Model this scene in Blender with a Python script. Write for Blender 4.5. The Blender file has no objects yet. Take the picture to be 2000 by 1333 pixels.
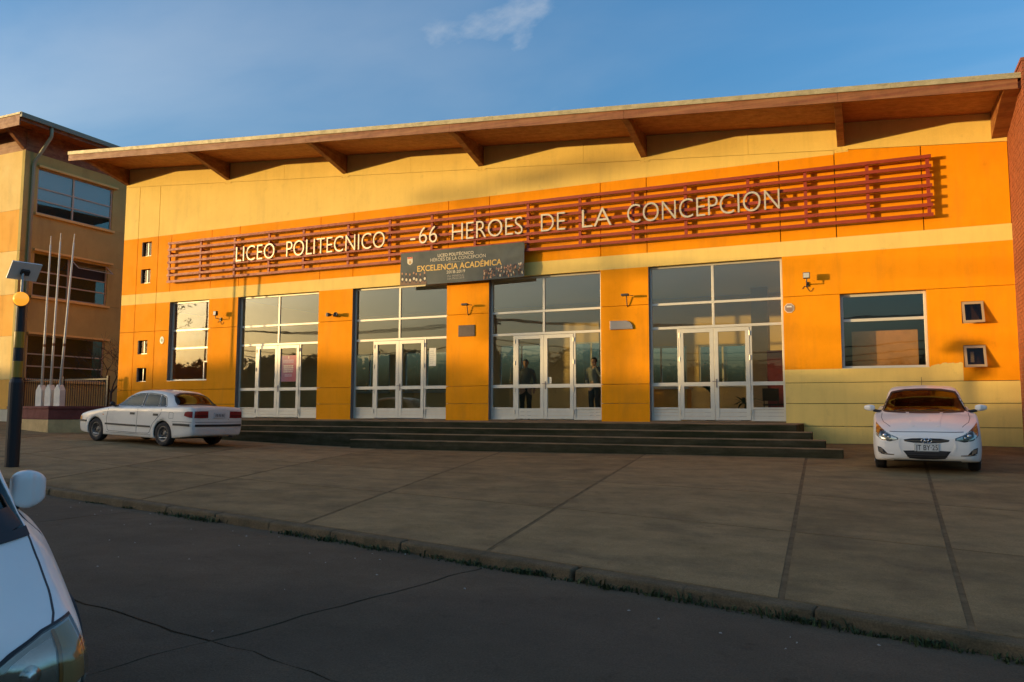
import bpy, bmesh, math, random
from mathutils import Vector, Matrix
from mathutils.bvhtree import BVHTree
import numpy as np
random.seed(7)
C = bpy.context.scene.collection
PI = math.pi

# ------------------------------------------------------------------ camera
CAM = Vector((0.0, -20.6907, 0.2304))
YAW, PITCH, ROLL, LENS = math.radians(24.2089), math.radians(5.1013), math.radians(0.1422), 1539.95/2000*36
def setup_camera():
    cy, sy, cp, sp = math.cos(YAW), math.sin(YAW), math.cos(PITCH), math.sin(PITCH)
    f = Vector((-sy*cp, cy*cp, sp)); r = Vector((cy, sy, 0)); u = r.cross(f)
    c, s = math.cos(ROLL), math.sin(ROLL)
    r2, u2 = c*r + s*u, -s*r + c*u
    cd = bpy.data.cameras.new('camera'); cd.lens = LENS; cd.sensor_width = 36
    cd.clip_start = 0.05; cd.clip_end = 3000
    o = bpy.data.objects.new('camera', cd); C.objects.link(o)
    m = Matrix.Identity(4)
    for i in range(3):
        m[i][0], m[i][1], m[i][2], m[i][3] = r2[i], u2[i], -f[i], CAM[i]
    o.matrix_world = m
    bpy.context.scene.camera = o
setup_camera()

# ------------------------------------------------------------------ sky, sun, exposure
SUN_AZ, SUN_EL = math.radians(56.3), math.radians(3.2)     # from the facade normal towards the left, and above the horizon
LIGHT = Vector((math.sin(SUN_AZ)*math.cos(SUN_EL), math.cos(SUN_AZ)*math.cos(SUN_EL), -math.sin(SUN_EL)))
W = bpy.data.worlds.new('World'); bpy.context.scene.world = W; W.use_nodes = True
def setup_world():
    nt = W.node_tree; nt.nodes.clear(); N = nt.nodes.new; L = nt.links.new
    out = N('ShaderNodeOutputWorld'); bg = N('ShaderNodeBackground'); L(bg.outputs[0], out.inputs[0])
    bg.inputs[1].default_value = 0.15
    sky = N('ShaderNodeTexSky'); sky.sky_type = 'NISHITA'; sky.sun_disc = False
    sky.sun_elevation = SUN_EL; sky.sun_rotation = math.atan2(-LIGHT.x, -LIGHT.y)
    sky.altitude = 50; sky.air_density = 0.9; sky.dust_density = 6.0; sky.ozone_density = 4.1
    tc = N('ShaderNodeTexCoord'); sp = N('ShaderNodeSeparateXYZ'); L(tc.outputs['Generated'], sp.inputs[0])
    # thin high cloud: noise on the plane of the cloud layer
    mx = N('ShaderNodeMath'); mx.operation = 'MAXIMUM'; mx.inputs[1].default_value = 0.0; L(sp.outputs[2], mx.inputs[0])
    ad = N('ShaderNodeMath'); ad.operation = 'ADD'; ad.inputs[1].default_value = 0.16; L(mx.outputs[0], ad.inputs[0])
    dv = N('ShaderNodeVectorMath'); dv.operation = 'DIVIDE'
    cb = N('ShaderNodeCombineXYZ')
    for i in range(3): L(ad.outputs[0], cb.inputs[i])
    L(tc.outputs['Generated'], dv.inputs[0]); L(cb.outputs[0], dv.inputs[1])
    def layer(loc, rot, scl, nscale, rough, dist, lo, hi, amt):
        mp = N('ShaderNodeMapping'); mp.inputs['Rotation'].default_value = (0, 0, rot); mp.inputs['Scale'].default_value = scl; mp.inputs['Location'].default_value = loc
        L(dv.outputs[0], mp.inputs[0])
        n1 = N('ShaderNodeTexNoise'); n1.inputs['Scale'].default_value = nscale; n1.inputs['Detail'].default_value = 9; n1.inputs['Roughness'].default_value = rough; n1.inputs['Distortion'].default_value = dist
        L(mp.outputs[0], n1.inputs[0])
        r = N('ShaderNodeMapRange'); r.interpolation_type = 'SMOOTHSTEP'; r.inputs[1].default_value = lo; r.inputs[2].default_value = hi; r.inputs[4].default_value = amt; L(n1.outputs[0], r.inputs[0])
        return r
    veil = layer((3.569, -1.028, 0), .5, (.75, 1.4, 0), .8, .52, .4, .36, .80, .27)
    puff = layer((5.8446, 3.3924, 0), .3, (.8, 1.0, 0), 1.15, .60, .3, .605, .77, .60)
    mu = N('ShaderNodeMath'); mu.operation = 'MAXIMUM'; L(veil.outputs[0], mu.inputs[0]); L(puff.outputs[0], mu.inputs[1])
    wb = N('ShaderNodeMix'); wb.data_type = 'RGBA'; wb.blend_type = 'MULTIPLY'; wb.inputs[0].default_value = 1.0; wb.inputs[7].default_value = (1.16, 1.00, 0.76, 1); L(sky.outputs[0], wb.inputs[6])
    # cloud takes the brightness of the sky behind it, whitened
    hsv = N('ShaderNodeHueSaturation'); hsv.inputs['Saturation'].default_value = 0.30; hsv.inputs['Value'].default_value = 1.75
    L(wb.outputs[2], hsv.inputs['Color'])
    warm = N('ShaderNodeMix'); warm.data_type = 'RGBA'; warm.blend_type = 'MULTIPLY'; warm.inputs[0].default_value = 1.0
    warm.inputs[7].default_value = (1.06, 0.98, 0.88, 1); L(hsv.outputs[0], warm.inputs[6])
    mix = N('ShaderNodeMix'); mix.data_type = 'RGBA'; L(mu.outputs[0], mix.inputs[0]); L(wb.outputs[2], mix.inputs[6]); L(warm.outputs[2], mix.inputs[7])
    L(mix.outputs[2], bg.inputs[0])
setup_world()
sun_d = bpy.data.lights.new('sun', 'SUN'); sun_d.energy = 0.82; sun_d.angle = math.radians(0.53); sun_d.color = (1.0, 0.68, 0.28)
sun = bpy.data.objects.new('sun', sun_d); C.objects.link(sun); sun.rotation_euler = LIGHT.to_track_quat('-Z', 'Y').to_euler(); sun.location = (-40, -40, 30)
vs = bpy.context.scene.view_settings
vs.view_transform = 'Standard'; vs.look = 'None'; vs.gamma = 1; vs.use_curve_mapping = False; vs.exposure = 2.6
bpy.context.scene.cycles.max_bounces = 10; bpy.context.scene.cycles.transparent_max_bounces = 24

# ------------------------------------------------------------------ helpers
def link(o, parent=None):
    C.objects.link(o)
    if parent: o.parent = parent
    return o
def tag(o, label=None, cat=None, group=None, kind=None):
    if label: o['label'] = label
    if cat: o['category'] = cat
    if group: o['group'] = group
    if kind: o['kind'] = kind
    return o
def empty(name, loc=(0, 0, 0), rz=0.0, label=None, cat=None, group=None):
    o = bpy.data.objects.new(name, None); C.objects.link(o); o.location = loc; o.rotation_euler = (0, 0, rz)
    o.empty_display_size = 0.2
    return tag(o, label, cat, group)
class MB:
    def __init__(s): s.v = []; s.f = []
    def add(s, vs, fs):
        b = len(s.v); s.v += [tuple(v) for v in vs]; s.f += [tuple(b+i for i in f) for f in fs]; return s
    def box(s, x0, x1, y0, y1, z0, z1):
        return s.add([(x0,y0,z0),(x1,y0,z0),(x1,y1,z0),(x0,y1,z0),(x0,y0,z1),(x1,y0,z1),(x1,y1,z1),(x0,y1,z1)],
                     [(0,3,2,1),(4,5,6,7),(0,1,5,4),(1,2,6,5),(2,3,7,6),(3,0,4,7)])
    def prism(s, poly, d0, d1, axis='y'):
        """poly: 2D outline; extruded along axis from d0 to d1"""
        n = len(poly)
        def P(a, b, d): return {'y': (a, d, b), 'x': (d, a, b), 'z': (a, b, d)}[axis]
        vs = [P(a, b, d0) for a, b in poly] + [P(a, b, d1) for a, b in poly]
        fs = [tuple(range(n)), tuple(range(2*n-1, n-1, -1))] + [(i, (i+1) % n + 0, (i+1) % n + n, i+n) for i in range(n)]
        return s.add(vs, fs)
    def tube(s, pts, r, n=8, cap=True):
        pts = [Vector(p) for p in pts]; rs = r if isinstance(r, (list, tuple)) else [r]*len(pts)
        b = len(s.v); u = None
        for i, p in enumerate(pts):
            t = (pts[min(i+1, len(pts)-1)] - pts[max(i-1, 0)]).normalized()
            if u is None: u = t.cross(Vector((0, 0, 1)) if abs(t.z) < .9 else Vector((1, 0, 0))).normalized()
            else: u = (u - t*u.dot(t)).normalized()
            w = t.cross(u)
            for k in range(n):
                a = 2*PI*k/n; s.v.append(tuple(p + (u*math.cos(a) + w*math.sin(a))*rs[i]))
        for i in range(len(pts)-1):
            for k in range(n):
                s.f.append((b+i*n+k, b+i*n+(k+1) % n, b+(i+1)*n+(k+1) % n, b+(i+1)*n+k))
        if cap:
            s.f.append(tuple(b+k for k in range(n-1, -1, -1))); e = b+(len(pts)-1)*n; s.f.append(tuple(e+k for k in range(n)))
        return s
    def lathe(s, prof, axis_o=(0, 0, 0), n=20, axis='z'):
        b = len(s.v); m = len(prof)
        for k in range(n):
            a = 2*PI*k/n
            for r, h in prof:
                c, q = r*math.cos(a), r*math.sin(a)
                p = {'z': (c, q, h), 'y': (c, h, q), 'x': (h, c, q)}[axis]
                s.v.append((p[0]+axis_o[0], p[1]+axis_o[1], p[2]+axis_o[2]))
        for k in range(n):
            for i in range(m-1):
                s.f.append((b+k*m+i, b+((k+1) % n)*m+i, b+((k+1) % n)*m+i+1, b+k*m+i+1))
        return s
    def build(s, name, m, parent=None, smooth=False, bevel=0.0, fix=True):
        me = bpy.data.meshes.new(name); me.from_pydata(s.v, [], s.f)
        if fix:
            bm = bmesh.new(); bm.from_mesh(me); bmesh.ops.remove_doubles(bm, verts=bm.verts, dist=1e-5)
            bmesh.ops.recalc_face_normals(bm, faces=bm.faces); bm.to_mesh(me); bm.free()
        if smooth:
            for p in me.polygons: p.use_smooth = True
        me.materials.append(m)
        o = bpy.data.objects.new(name, me); link(o, parent)
        if bevel:
            md = o.modifiers.new('bevel', 'BEVEL'); md.width = bevel; md.segments = 2; md.limit_method = 'ANGLE'; md.angle_limit = math.radians(40)
        return o
def evaluated_mesh(o):
    dg = bpy.context.evaluated_depsgraph_get(); dg.update()
    return bpy.data.meshes.new_from_object(o.evaluated_get(dg))
def copy_tree(o, parent=None):
    c = o.copy(); C.objects.link(c); c.parent = parent
    for ch in list(o.children): copy_tree(ch, c)
    return c

# ------------------------------------------------------------------ materials
def mat(name, col, rough=0.6, metal=0.0, var=0.0, scale=4.0, bump=0.0, bscale=40.0, spec=0.5, coat=0.0, stain=None, coords='Object', emit=None, streak=0.0, spots=0.0, grain=0.0):
    m = bpy.data.materials.new(name); m.use_nodes = True
    nt = m.node_tree; N = nt.nodes.new; L = nt.links.new; b = nt.nodes['Principled BSDF']
    b.inputs['Base Color'].default_value = (*col, 1); b.inputs['Roughness'].default_value = rough; b.inputs['Metallic'].default_value = metal
    b.inputs['Specular IOR Level'].default_value = spec; b.inputs['Coat Weight'].default_value = coat; b.inputs['Coat Roughness'].default_value = 0.04
    if emit: b.inputs['Emission Color'].default_value = (*emit[0], 1); b.inputs['Emission Strength'].default_value = emit[1]
    if var or bump or stain:
        tc = N('ShaderNodeTexCoord'); src = tc.outputs['Object']
        if coords == 'World': g = N('ShaderNodeNewGeometry'); src = g.outputs['Position']
        last = None
        if var:
            n = N('ShaderNodeTexNoise'); n.inputs['Scale'].default_value = scale; n.inputs['Detail'].default_value = 10; n.inputs['Roughness'].default_value = 0.70; L(src, n.inputs[0])
            r = N('ShaderNodeMapRange'); r.inputs[1].default_value = 0.3; r.inputs[2].default_value = 0.7; r.inputs[3].default_value = 1-var; r.inputs[4].default_value = 1+var; L(n.outputs[0], r.inputs[0])
            mu = N('ShaderNodeVectorMath'); mu.operation = 'SCALE'; mu.inputs[0].default_value = col; L(r.outputs[0], mu.inputs['Scale']); last = mu.outputs[0]
            r2 = N('ShaderNodeMapRange'); r2.inputs[1].default_value = 0.3; r2.inputs[2].default_value = 0.7; r2.inputs[3].default_value = min(1, rough+.12); r2.inputs[4].default_value = max(.02, rough-.1)
            L(n.outputs[0], r2.inputs[0]); L(r2.outputs[0], b.inputs['Roughness'])
        if stain:   # (colour, scale vector, low, high, amount)
            sc, svec, lo, hi, amt = stain
            mp = N('ShaderNodeMapping'); mp.inputs['Scale'].default_value = svec; L(src, mp.inputs[0])
            n = N('ShaderNodeTexNoise'); n.inputs['Scale'].default_value = 1.0; n.inputs['Detail'].default_value = 7; n.inputs['Roughness'].default_value = 0.65; L(mp.outputs[0], n.inputs[0])
            r = N('ShaderNodeMapRange'); r.inputs[1].default_value = lo; r.inputs[2].default_value = hi; r.inputs[4].default_value = amt; L(n.outputs[0], r.inputs[0])
            mx = N('ShaderNodeMix'); mx.data_type = 'RGBA'; L(r.outputs[0], mx.inputs[0]); mx.inputs[7].default_value = (*sc, 1)
            if last: L(last, mx.inputs[6])
            else: mx.inputs[6].default_value = (*col, 1)
            last = mx.outputs[2]
        for kind, amt in (('streak', streak), ('spots', spots), ('grain', grain)):
            if not amt or last is None: continue
            mp = N('ShaderNodeMapping'); mp.inputs['Scale'].default_value = {'streak': (5, 5, .22), 'spots': (3.1, 3.1, 3.1), 'grain': (75, 75, 75)}[kind]; L(src, mp.inputs[0])
            n = N('ShaderNodeTexNoise'); n.inputs['Scale'].default_value = 1.0; n.inputs['Detail'].default_value = 5; n.inputs['Roughness'].default_value = .7; L(mp.outputs[0], n.inputs[0])
            r = N('ShaderNodeMapRange'); r.inputs[1].default_value = {'streak': .50, 'spots': .60, 'grain': .32}[kind]; r.inputs[2].default_value = .68 if kind == 'grain' else .72; r.inputs[3].default_value = 1+(amt if kind == 'grain' else 0); r.inputs[4].default_value = 1-amt; L(n.outputs[0], r.inputs[0])
            sc_ = N('ShaderNodeVectorMath'); sc_.operation = 'SCALE'; L(last, sc_.inputs[0]); L(r.outputs[0], sc_.inputs['Scale']); last = sc_.outputs[0]
        if last: L(last, b.inputs['Base Color'])
        if bump:
            n = N('ShaderNodeTexNoise'); n.inputs['Scale'].default_value = bscale; n.inputs['Detail'].default_value = 6; L(src, n.inputs[0])
            bp = N('ShaderNodeBump'); bp.inputs['Strength'].default_value = bump; bp.inputs['Distance'].default_value = 0.01; L(n.outputs[0], bp.inputs['Height']); L(bp.outputs[0], b.inputs['Normal'])
    return m
def glass_mat(name, tint=(.90, .91, .87), base=0.02, gain=1.3, rcol=(.92, .97, .90), wav=0.0012):
    m = bpy.data.materials.new(name); m.use_nodes = True; nt = m.node_tree; N = nt.nodes.new; L = nt.links.new
    for n in list(nt.nodes): nt.nodes.remove(n)
    out = N('ShaderNodeOutputMaterial'); mx = N('ShaderNodeMixShader'); tr = N('ShaderNodeBsdfTransparent'); gl = N('ShaderNodeBsdfGlossy')
    tr.inputs[0].default_value = (*tint, 1); gl.inputs['Color'].default_value = (*rcol, 1); gl.inputs['Roughness'].default_value = 0.015
    lw = N('ShaderNodeLayerWeight'); lw.inputs[0].default_value = .5
    pw = N('ShaderNodeMath'); pw.operation = 'POWER'; pw.inputs[1].default_value = 4.0; L(lw.outputs['Facing'], pw.inputs[0])
    fr = N('ShaderNodeMath'); fr.operation = 'MULTIPLY_ADD'; fr.inputs[1].default_value = .95; fr.inputs[2].default_value = .045; L(pw.outputs[0], fr.inputs[0])
    ma = N('ShaderNodeMath'); ma.operation = 'MULTIPLY_ADD'; ma.use_clamp = True; ma.inputs[1].default_value = gain; ma.inputs[2].default_value = base; L(fr.outputs[0], ma.inputs[0])
    if wav:
        g = N('ShaderNodeNewGeometry'); n = N('ShaderNodeTexNoise'); n.inputs['Scale'].default_value = 1.1; n.inputs['Detail'].default_value = 2; L(g.outputs['Position'], n.inputs[0])
        bp = N('ShaderNodeBump'); bp.inputs['Strength'].default_value = 1.0; bp.inputs['Distance'].default_value = wav; L(n.outputs[0], bp.inputs['Height']); L(bp.outputs[0], gl.inputs['Normal'])
    L(ma.outputs[0], mx.inputs[0]); L(tr.outputs[0], mx.inputs[1]); L(gl.outputs[0], mx.inputs[2]); L(mx.outputs[0], out.inputs[0])
    return m
ORANGE = mat('orange_wall_paint', (.86, .31, .002), .78, spec=.15, streak=.07, spots=.12, grain=.05, var=.07, scale=1.3, bump=.18, bscale=60, stain=((.50, .20, .02), (1.6, 1.6, .35), .50, .78, .50), coords='World')
CREAM = mat('cream_wall_paint', (.83, .60, .175), .80, spec=.15, streak=.06, spots=.12, grain=.05, var=.06, scale=1.1, bump=.18, bscale=60, stain=((.45, .33, .13), (1.3, 1.3, .3), .52, .82, .40), coords='World')
JOINT = mat('dark_joint', (.10, .055, .02), .9)
WOOD = mat('stained_timber', (.20, .062, .018), .6, var=.35, scale=3.5, bump=.3, bscale=25, stain=((.36, .17, .055), (.35, 4, 9), .42, .68, .75), coords='World')
SOFFIT = mat('soffit_board', (.36, .115, .025), .6, var=.28, scale=5, bump=.2, bscale=30, stain=((.50, .23, .05), (.5, 9, 5), .48, .7, .6), coords='World')
FLASH = mat('weathered_flashing', (.42, .36, .20), .55, .2, var=.25, scale=6, stain=((.13, .12, .06), (3, 8, 8), .5, .7, .6), coords='World')
ALU = mat('cream_aluminium', (.66, .62, .50), .42, .25, var=.06, scale=3, coords='World')
ALUD = mat('grey_aluminium', (.22, .20, .19), .5, .4)
RED = mat('dark_red_steel', (.30, .036, .009), .55, var=.18, scale=8, coords='World')
LETTER = mat('brushed_letter_metal', (.62, .55, .40), .42, .35, var=.1, scale=5, coords='World')
GLASS = glass_mat('window_glass')
BLACK = mat('black_metal', (.018, .016, .017), .5, .2)
DARK = mat('dark_plastic', (.03, .03, .03), .45)
WHITE = mat('white_paint', (.72, .70, .64), .5, var=.06, scale=4)
STEEL = mat('galvanised_steel', (.38, .38, .36), .45, .6, var=.1, scale=8)
# ------------------------------------------------------------------ terrain shape (metres; 0 is the door sill)
GP = np.array([(-18.4,-6.2,-.56),(-15.9,-6.3,-.65),(-13.4,-2.5,-.74),(-18,-2.0,-.61),(-.5,-2.4,-.71),(.13,-4.9,-.755),(1.75,-4.9,-.79),(3.0,-0.1,-.52),(-.4,-.1,-.5),
  (-11.28,-12.55,-.95),(.87,-14.55,-1.27),(-1.98,-14.18,-1.16),(-5.9,-13.27,-1.05),(-25,-1,-.35),(-25,-9,-.5),(6,-6,-.95)])
def _tps():
    n = len(GP); r = np.linalg.norm(GP[:, None, :2]-GP[None, :, :2], axis=-1)
    K = np.where(r > 0, r**2*np.log(np.maximum(r, 1e-9)), 0)+np.eye(n)*8.0
    P = np.c_[np.ones(n), GP[:, :2]]
    return np.linalg.solve(np.block([[K, P], [P.T, np.zeros((3, 3))]]), np.r_[GP[:, 2], 0, 0, 0])
GW = _tps()
def G(x, y):
    xc = min(max(x, -31.), 6.)
    r = np.hypot(GP[:, 0]-xc, GP[:, 1]-y); r = np.maximum(r, 1e-9); n = len(GP)
    return float((r**2*np.log(r))@GW[:n]+GW[n]+GW[n+1]*xc+GW[n+2]*y)
KA, KB = Vector((-11.28, -12.58)), Vector((.87, -14.58))          # two points of the kerb's top edge
KD = (KB-KA).normalized(); KN = Vector((-KD.y, KD.x))              # along the kerb, and towards the building
def kerb_pt(s, o=0.0): return KA + KD*s + KN*o
def road_z(x, y):
    s = (Vector((x, y))-KA).dot(KD); c = min(max(s, -9), 14); q = kerb_pt(c, 0); return G(q.x, q.y)-.088-.0258*(min(max(s, -30), 30)-c)

CONC = mat('plaza_concrete', (.255, .170, .078), .85, spec=.15, spots=.30, grain=.30, var=.22, scale=1.6, bump=.5, bscale=55, stain=((.060, .046, .032), (1.1, 1.9, 1), .46, .70, .45), coords='World')
CONC2 = mat('plaza_concrete_pale', (.275, .185, .088), .85, spec=.15, spots=.30, grain=.30, var=.22, scale=1.9, bump=.5, bscale=55, stain=((.075, .058, .042), (1.5, 1.6, 1), .48, .72, .40), coords='World')
CONC3 = mat('plaza_concrete_dark', (.235, .155, .070), .85, spec=.15, spots=.30, grain=.30, var=.25, scale=1.4, bump=.5, bscale=55, stain=((.052, .042, .028), (1.2, 2.0, 1), .44, .68, .45), coords='World')
KERB = mat('kerb_concrete', (.13, .094, .052), .9, spec=.15, spots=.30, grain=.30, var=.25, scale=3, bump=.5, bscale=50, stain=((.05, .048, .028), (2, 2, 2), .48, .66, .6), coords='World')
def road_mat():
    m = mat('worn_road_surface', (.104, .076, .047), .85, spec=.15, spots=.30, grain=.30, var=.16, scale=.9, bump=.55, bscale=90, stain=((.078,.059,.040), (.35, .8, 1), .45, .65, .6), coords='World')
    nt = m.node_tree; N = nt.nodes.new; L = nt.links.new; b = nt.nodes['Principled BSDF']
    old = b.inputs['Base Color'].links[0].from_socket
    g = N('ShaderNodeNewGeometry'); v = N('ShaderNodeTexVoronoi'); v.inputs['Scale'].default_value = 26; L(g.outputs['Position'], v.inputs[0])
    r = N('ShaderNodeMapRange'); r.inputs[1].default_value = .10; r.inputs[2].default_value = .05; r.inputs[4].default_value = .75; L(v.outputs['Distance'], r.inputs[0])
    sp = N('ShaderNodeSeparateColor'); L(v.outputs['Color'], sp.inputs[0])
    gt = N('ShaderNodeMath'); gt.operation = 'GREATER_THAN'; gt.inputs[1].default_value = .80; L(sp.outputs[0], gt.inputs[0])
    mu = N('ShaderNodeMath'); mu.operation = 'MULTIPLY'; L(r.outputs[0], mu.inputs[0]); L(gt.outputs[0], mu.inputs[1])
    mx = N('ShaderNodeMix'); mx.data_type = 'RGBA'; L(mu.outputs[0], mx.inputs[0]); L(old, mx.inputs[6]); mx.inputs[7].default_value = (.13, .12, .11, 1); L(mx.outputs[2], b.inputs['Base Color'])
    return m
ROAD = road_mat()
JFILL = mat('joint_filler', (.145, .098, .050), .95, spec=.1, var=.35, scale=5, coords='World')
SOIL = mat('joint_dirt', (.042, .033, .020), .95, spec=.1, var=.3, scale=6, coords='World')
EARTH = mat('rough_earth', (.07, .065, .04), .95, var=.3, scale=.2, coords='World')

def clip(poly, p, n):      # keep the side where (x-p).n >= 0
    out = []
    for i in range(len(poly)):
        a, b = poly[i], poly[(i+1) % len(poly)]
        da, db = (a-p).dot(n), (b-p).dot(n)
        if da >= 0: out.append(a)
        if da*db < 0: out.append(a+(b-a)*(da/(da-db)))
    return out
def line(p, q):
    p, q = Vector(p), Vector(q); d = (q-p).normalized(); return p, Vector((-d.y, d.x))   # normal on the left of p->q
def slab(name, poly, hfun, m, parent, thick=.12, gap=.012, step=1.0, rnd=0.0, jag=0.0):
    c = sum(poly, Vector((0, 0)))/len(poly)
    # shrink
    pts = [v for v in poly]
    for i in range(len(poly)):
        a, b = poly[i], poly[(i+1) % len(poly)]
        d = (b-a)
        if d.length < 1e-6: continue
        n = Vector((-d.y, d.x)).normalized()
        if (c-a).dot(n) < 0: n = -n
        pts = clip(pts, a+n*gap, n)
    if len(pts) < 3: return None
    if jag:
        q = []
        for i in range(len(pts)):
            a, b = pts[i], pts[(i+1) % len(pts)]; k = max(1, int((b-a).length/.18)); n = Vector((-(b-a).y, (b-a).x)).normalized(); n = -n if (n.x+n.y*.3) < 0 else n
            for j in range(k):
                w = a+(b-a)*j/k
                q.append(w + n*jag*(math.sin(w.x*5.1+w.y*3.7)+.7*math.sin(w.x*11.3-w.y*9.1)+.5*math.sin(w.x*23+w.y*19)) if j else w)
        pts = q
    bm = bmesh.new(); vs = [bm.verts.new((v.x, v.y, 0)) for v in pts]; bm.faces.new(vs)
    xs = [v.x for v in pts]; ys = [v.y for v in pts]
    for k in range(math.ceil(min(xs)/step), math.floor(max(xs)/step)+1):
        bmesh.ops.bisect_plane(bm, geom=bm.verts[:]+bm.edges[:]+bm.faces[:], plane_co=(k*step, 0, 0), plane_no=(1, 0, 0))
    for k in range(math.ceil(min(ys)/step), math.floor(max(ys)/step)+1):
        bmesh.ops.bisect_plane(bm, geom=bm.verts[:]+bm.edges[:]+bm.faces[:], plane_co=(0, k*step, 0), plane_no=(0, 1, 0))
    dz = random.uniform(-rnd, rnd)
    for v in bm.verts: v.co.z = hfun(v.co.x, v.co.y)+dz
    r = bmesh.ops.extrude_face_region(bm, geom=bm.faces[:])
    for e in r['geom']:
        if isinstance(e, bmesh.types.BMVert): e.co.z -= thick
    bmesh.ops.recalc_face_normals(bm, faces=bm.faces)
    me = bpy.data.meshes.new(name); bm.to_mesh(me); bm.free(); me.materials.append(m)
    return link(bpy.data.objects.new(name, me), parent)
def sheet(name, x0, x1, y0, y1, nx, ny, hf, m, parent=None, keep=None):
    mb = MB()
    for j in range(ny+1):
        for i in range(nx+1):
            x, y = x0+(x1-x0)*i/nx, y0+(y1-y0)*j/ny; mb.v.append((x, y, hf(x, y)))
    for j in range(ny):
        for i in range(nx):
            a = j*(nx+1)+i
            if keep is None or keep(x0+(x1-x0)*(i+.5)/nx, y0+(y1-y0)*(j+.5)/ny): mb.f.append((a, a+1, a+nx+2, a+nx+1))
    return mb.build(name, m, parent)

def far_z(x, y):
    w = min(1, max(0, (math.hypot(x+10, y+10)-45)/60))
    s = (Vector((x, y))-KA).dot(KD)
    return (-.95-.0258*min(max(s, -30), 30)-.42)*(1-w)+(-2.0)*w
ground = tag(sheet('ground', -900, 900, -900, 900, 180, 180, far_z, EARTH), kind='structure')

Lx = [((8.2,-4),(7.2,-13.5)), ((4.4,-4),(3.7,-13.5)), ((.95,-4),(.63,-13.5)), ((-1.15,-4),(-.69,-13.5)), ((-4.5,-4),(-3.42,-13.5)), ((-7.95,-4),(-5.95,-13.2)), ((-11.5,-4),(-9.1,-13)), ((-14.8,-4),(-11.95,-13)), ((-18.4,-4),(-15.2,-13)), ((-22.,-4),(-18.6,-13)), ((-25.6,-4),(-22.2,-13)), ((-29.4,-4),(-26,-13)), ((-33,-4),(-30,-13))]
My = [((-30,-.1),(3.1,-.1)), ((-30,-4.0),(3,-4.75)), ((-26,-5.9),(1.75,-8.89)), ((-26,-8.25),(1.32,-11.68)), (tuple(kerb_pt(-20,.16)), tuple(kerb_pt(12,.16)))]
smats = [CONC, CONC2, CONC3]
plaza = tag(slab('plaza', [kerb_pt(-24, .145), kerb_pt(15.5, .145), Vector((12, .5)), Vector((-40, .5))], lambda x, y: G(x, y)-.004, JFILL, None, gap=0.0), kind='structure')
for i in range(len(Lx)-1):
    for j in range(len(My)-1):
        if j == 0 and -19 < (Lx[i][0][0]+Lx[i+1][0][0])/2 < -2: pass
        poly = [Vector(v) for v in ((-45,2),(12,2),(12,-20),(-45,-20))]
        p, n = line(*Lx[i]); poly = clip(poly, p, -n) if (Vector(Lx[i+1][0])-p).dot(n) < 0 else clip(poly, p, n)
        p, n = line(*Lx[i+1]); poly = clip(poly, p, -n) if (Vector(Lx[i][0])-p).dot(n) < 0 else clip(poly, p, n)
        p, n = line(*My[j]); poly = clip(poly, p, -n)
        p, n = line(*My[j+1]); poly = clip(poly, p, n)
        if len(poly) >= 3: slab('concrete_slab', poly, G, random.choice(smats), plaza, gap=.026, rnd=.001)
# kerb stones along the edge of the plaza
kerb = None
kroot = tag(empty('kerb', tuple(kerb_pt(0))+(0,)), kind='structure')
for k in range(-17, 16):
    L_ = 1.0; s0 = k*L_+random.uniform(-.02, .02); s1 = s0+L_+.002
    a, b = kerb_pt(s0, .15), kerb_pt(s1, .15); c, d = kerb_pt(s1, 0), kerb_pt(s0, 0); jog = random.uniform(-.006, .006)
    mb = MB(); vs = []
    for v in (a, b, c, d):
        o = Vector((v.x, v.y)) + (KN*jog)
        vs.append((o.x, o.y, G(v.x, v.y)+.004+random.uniform(-.006, .004)))
    c2, d2 = kerb_pt(s1, -.03), kerb_pt(s0, -.03)
    low = [(a.x, a.y, vs[0][2]-.3), (b.x, b.y, vs[1][2]-.3), (c2.x, c2.y, vs[2][2]-.3), (d2.x, d2.y, vs[3][2]-.3)]
    mb.add(vs+low, [(0,1,2,3),(7,6,5,4),(0,4,5,1),(1,5,6,2),(2,6,7,3),(3,7,4,0)])
    o = mb.build('kerb_stone', KERB, None, bevel=.022)
    o.parent = kroot; o.matrix_parent_inverse = Matrix.Translation(-kroot.location)
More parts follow.
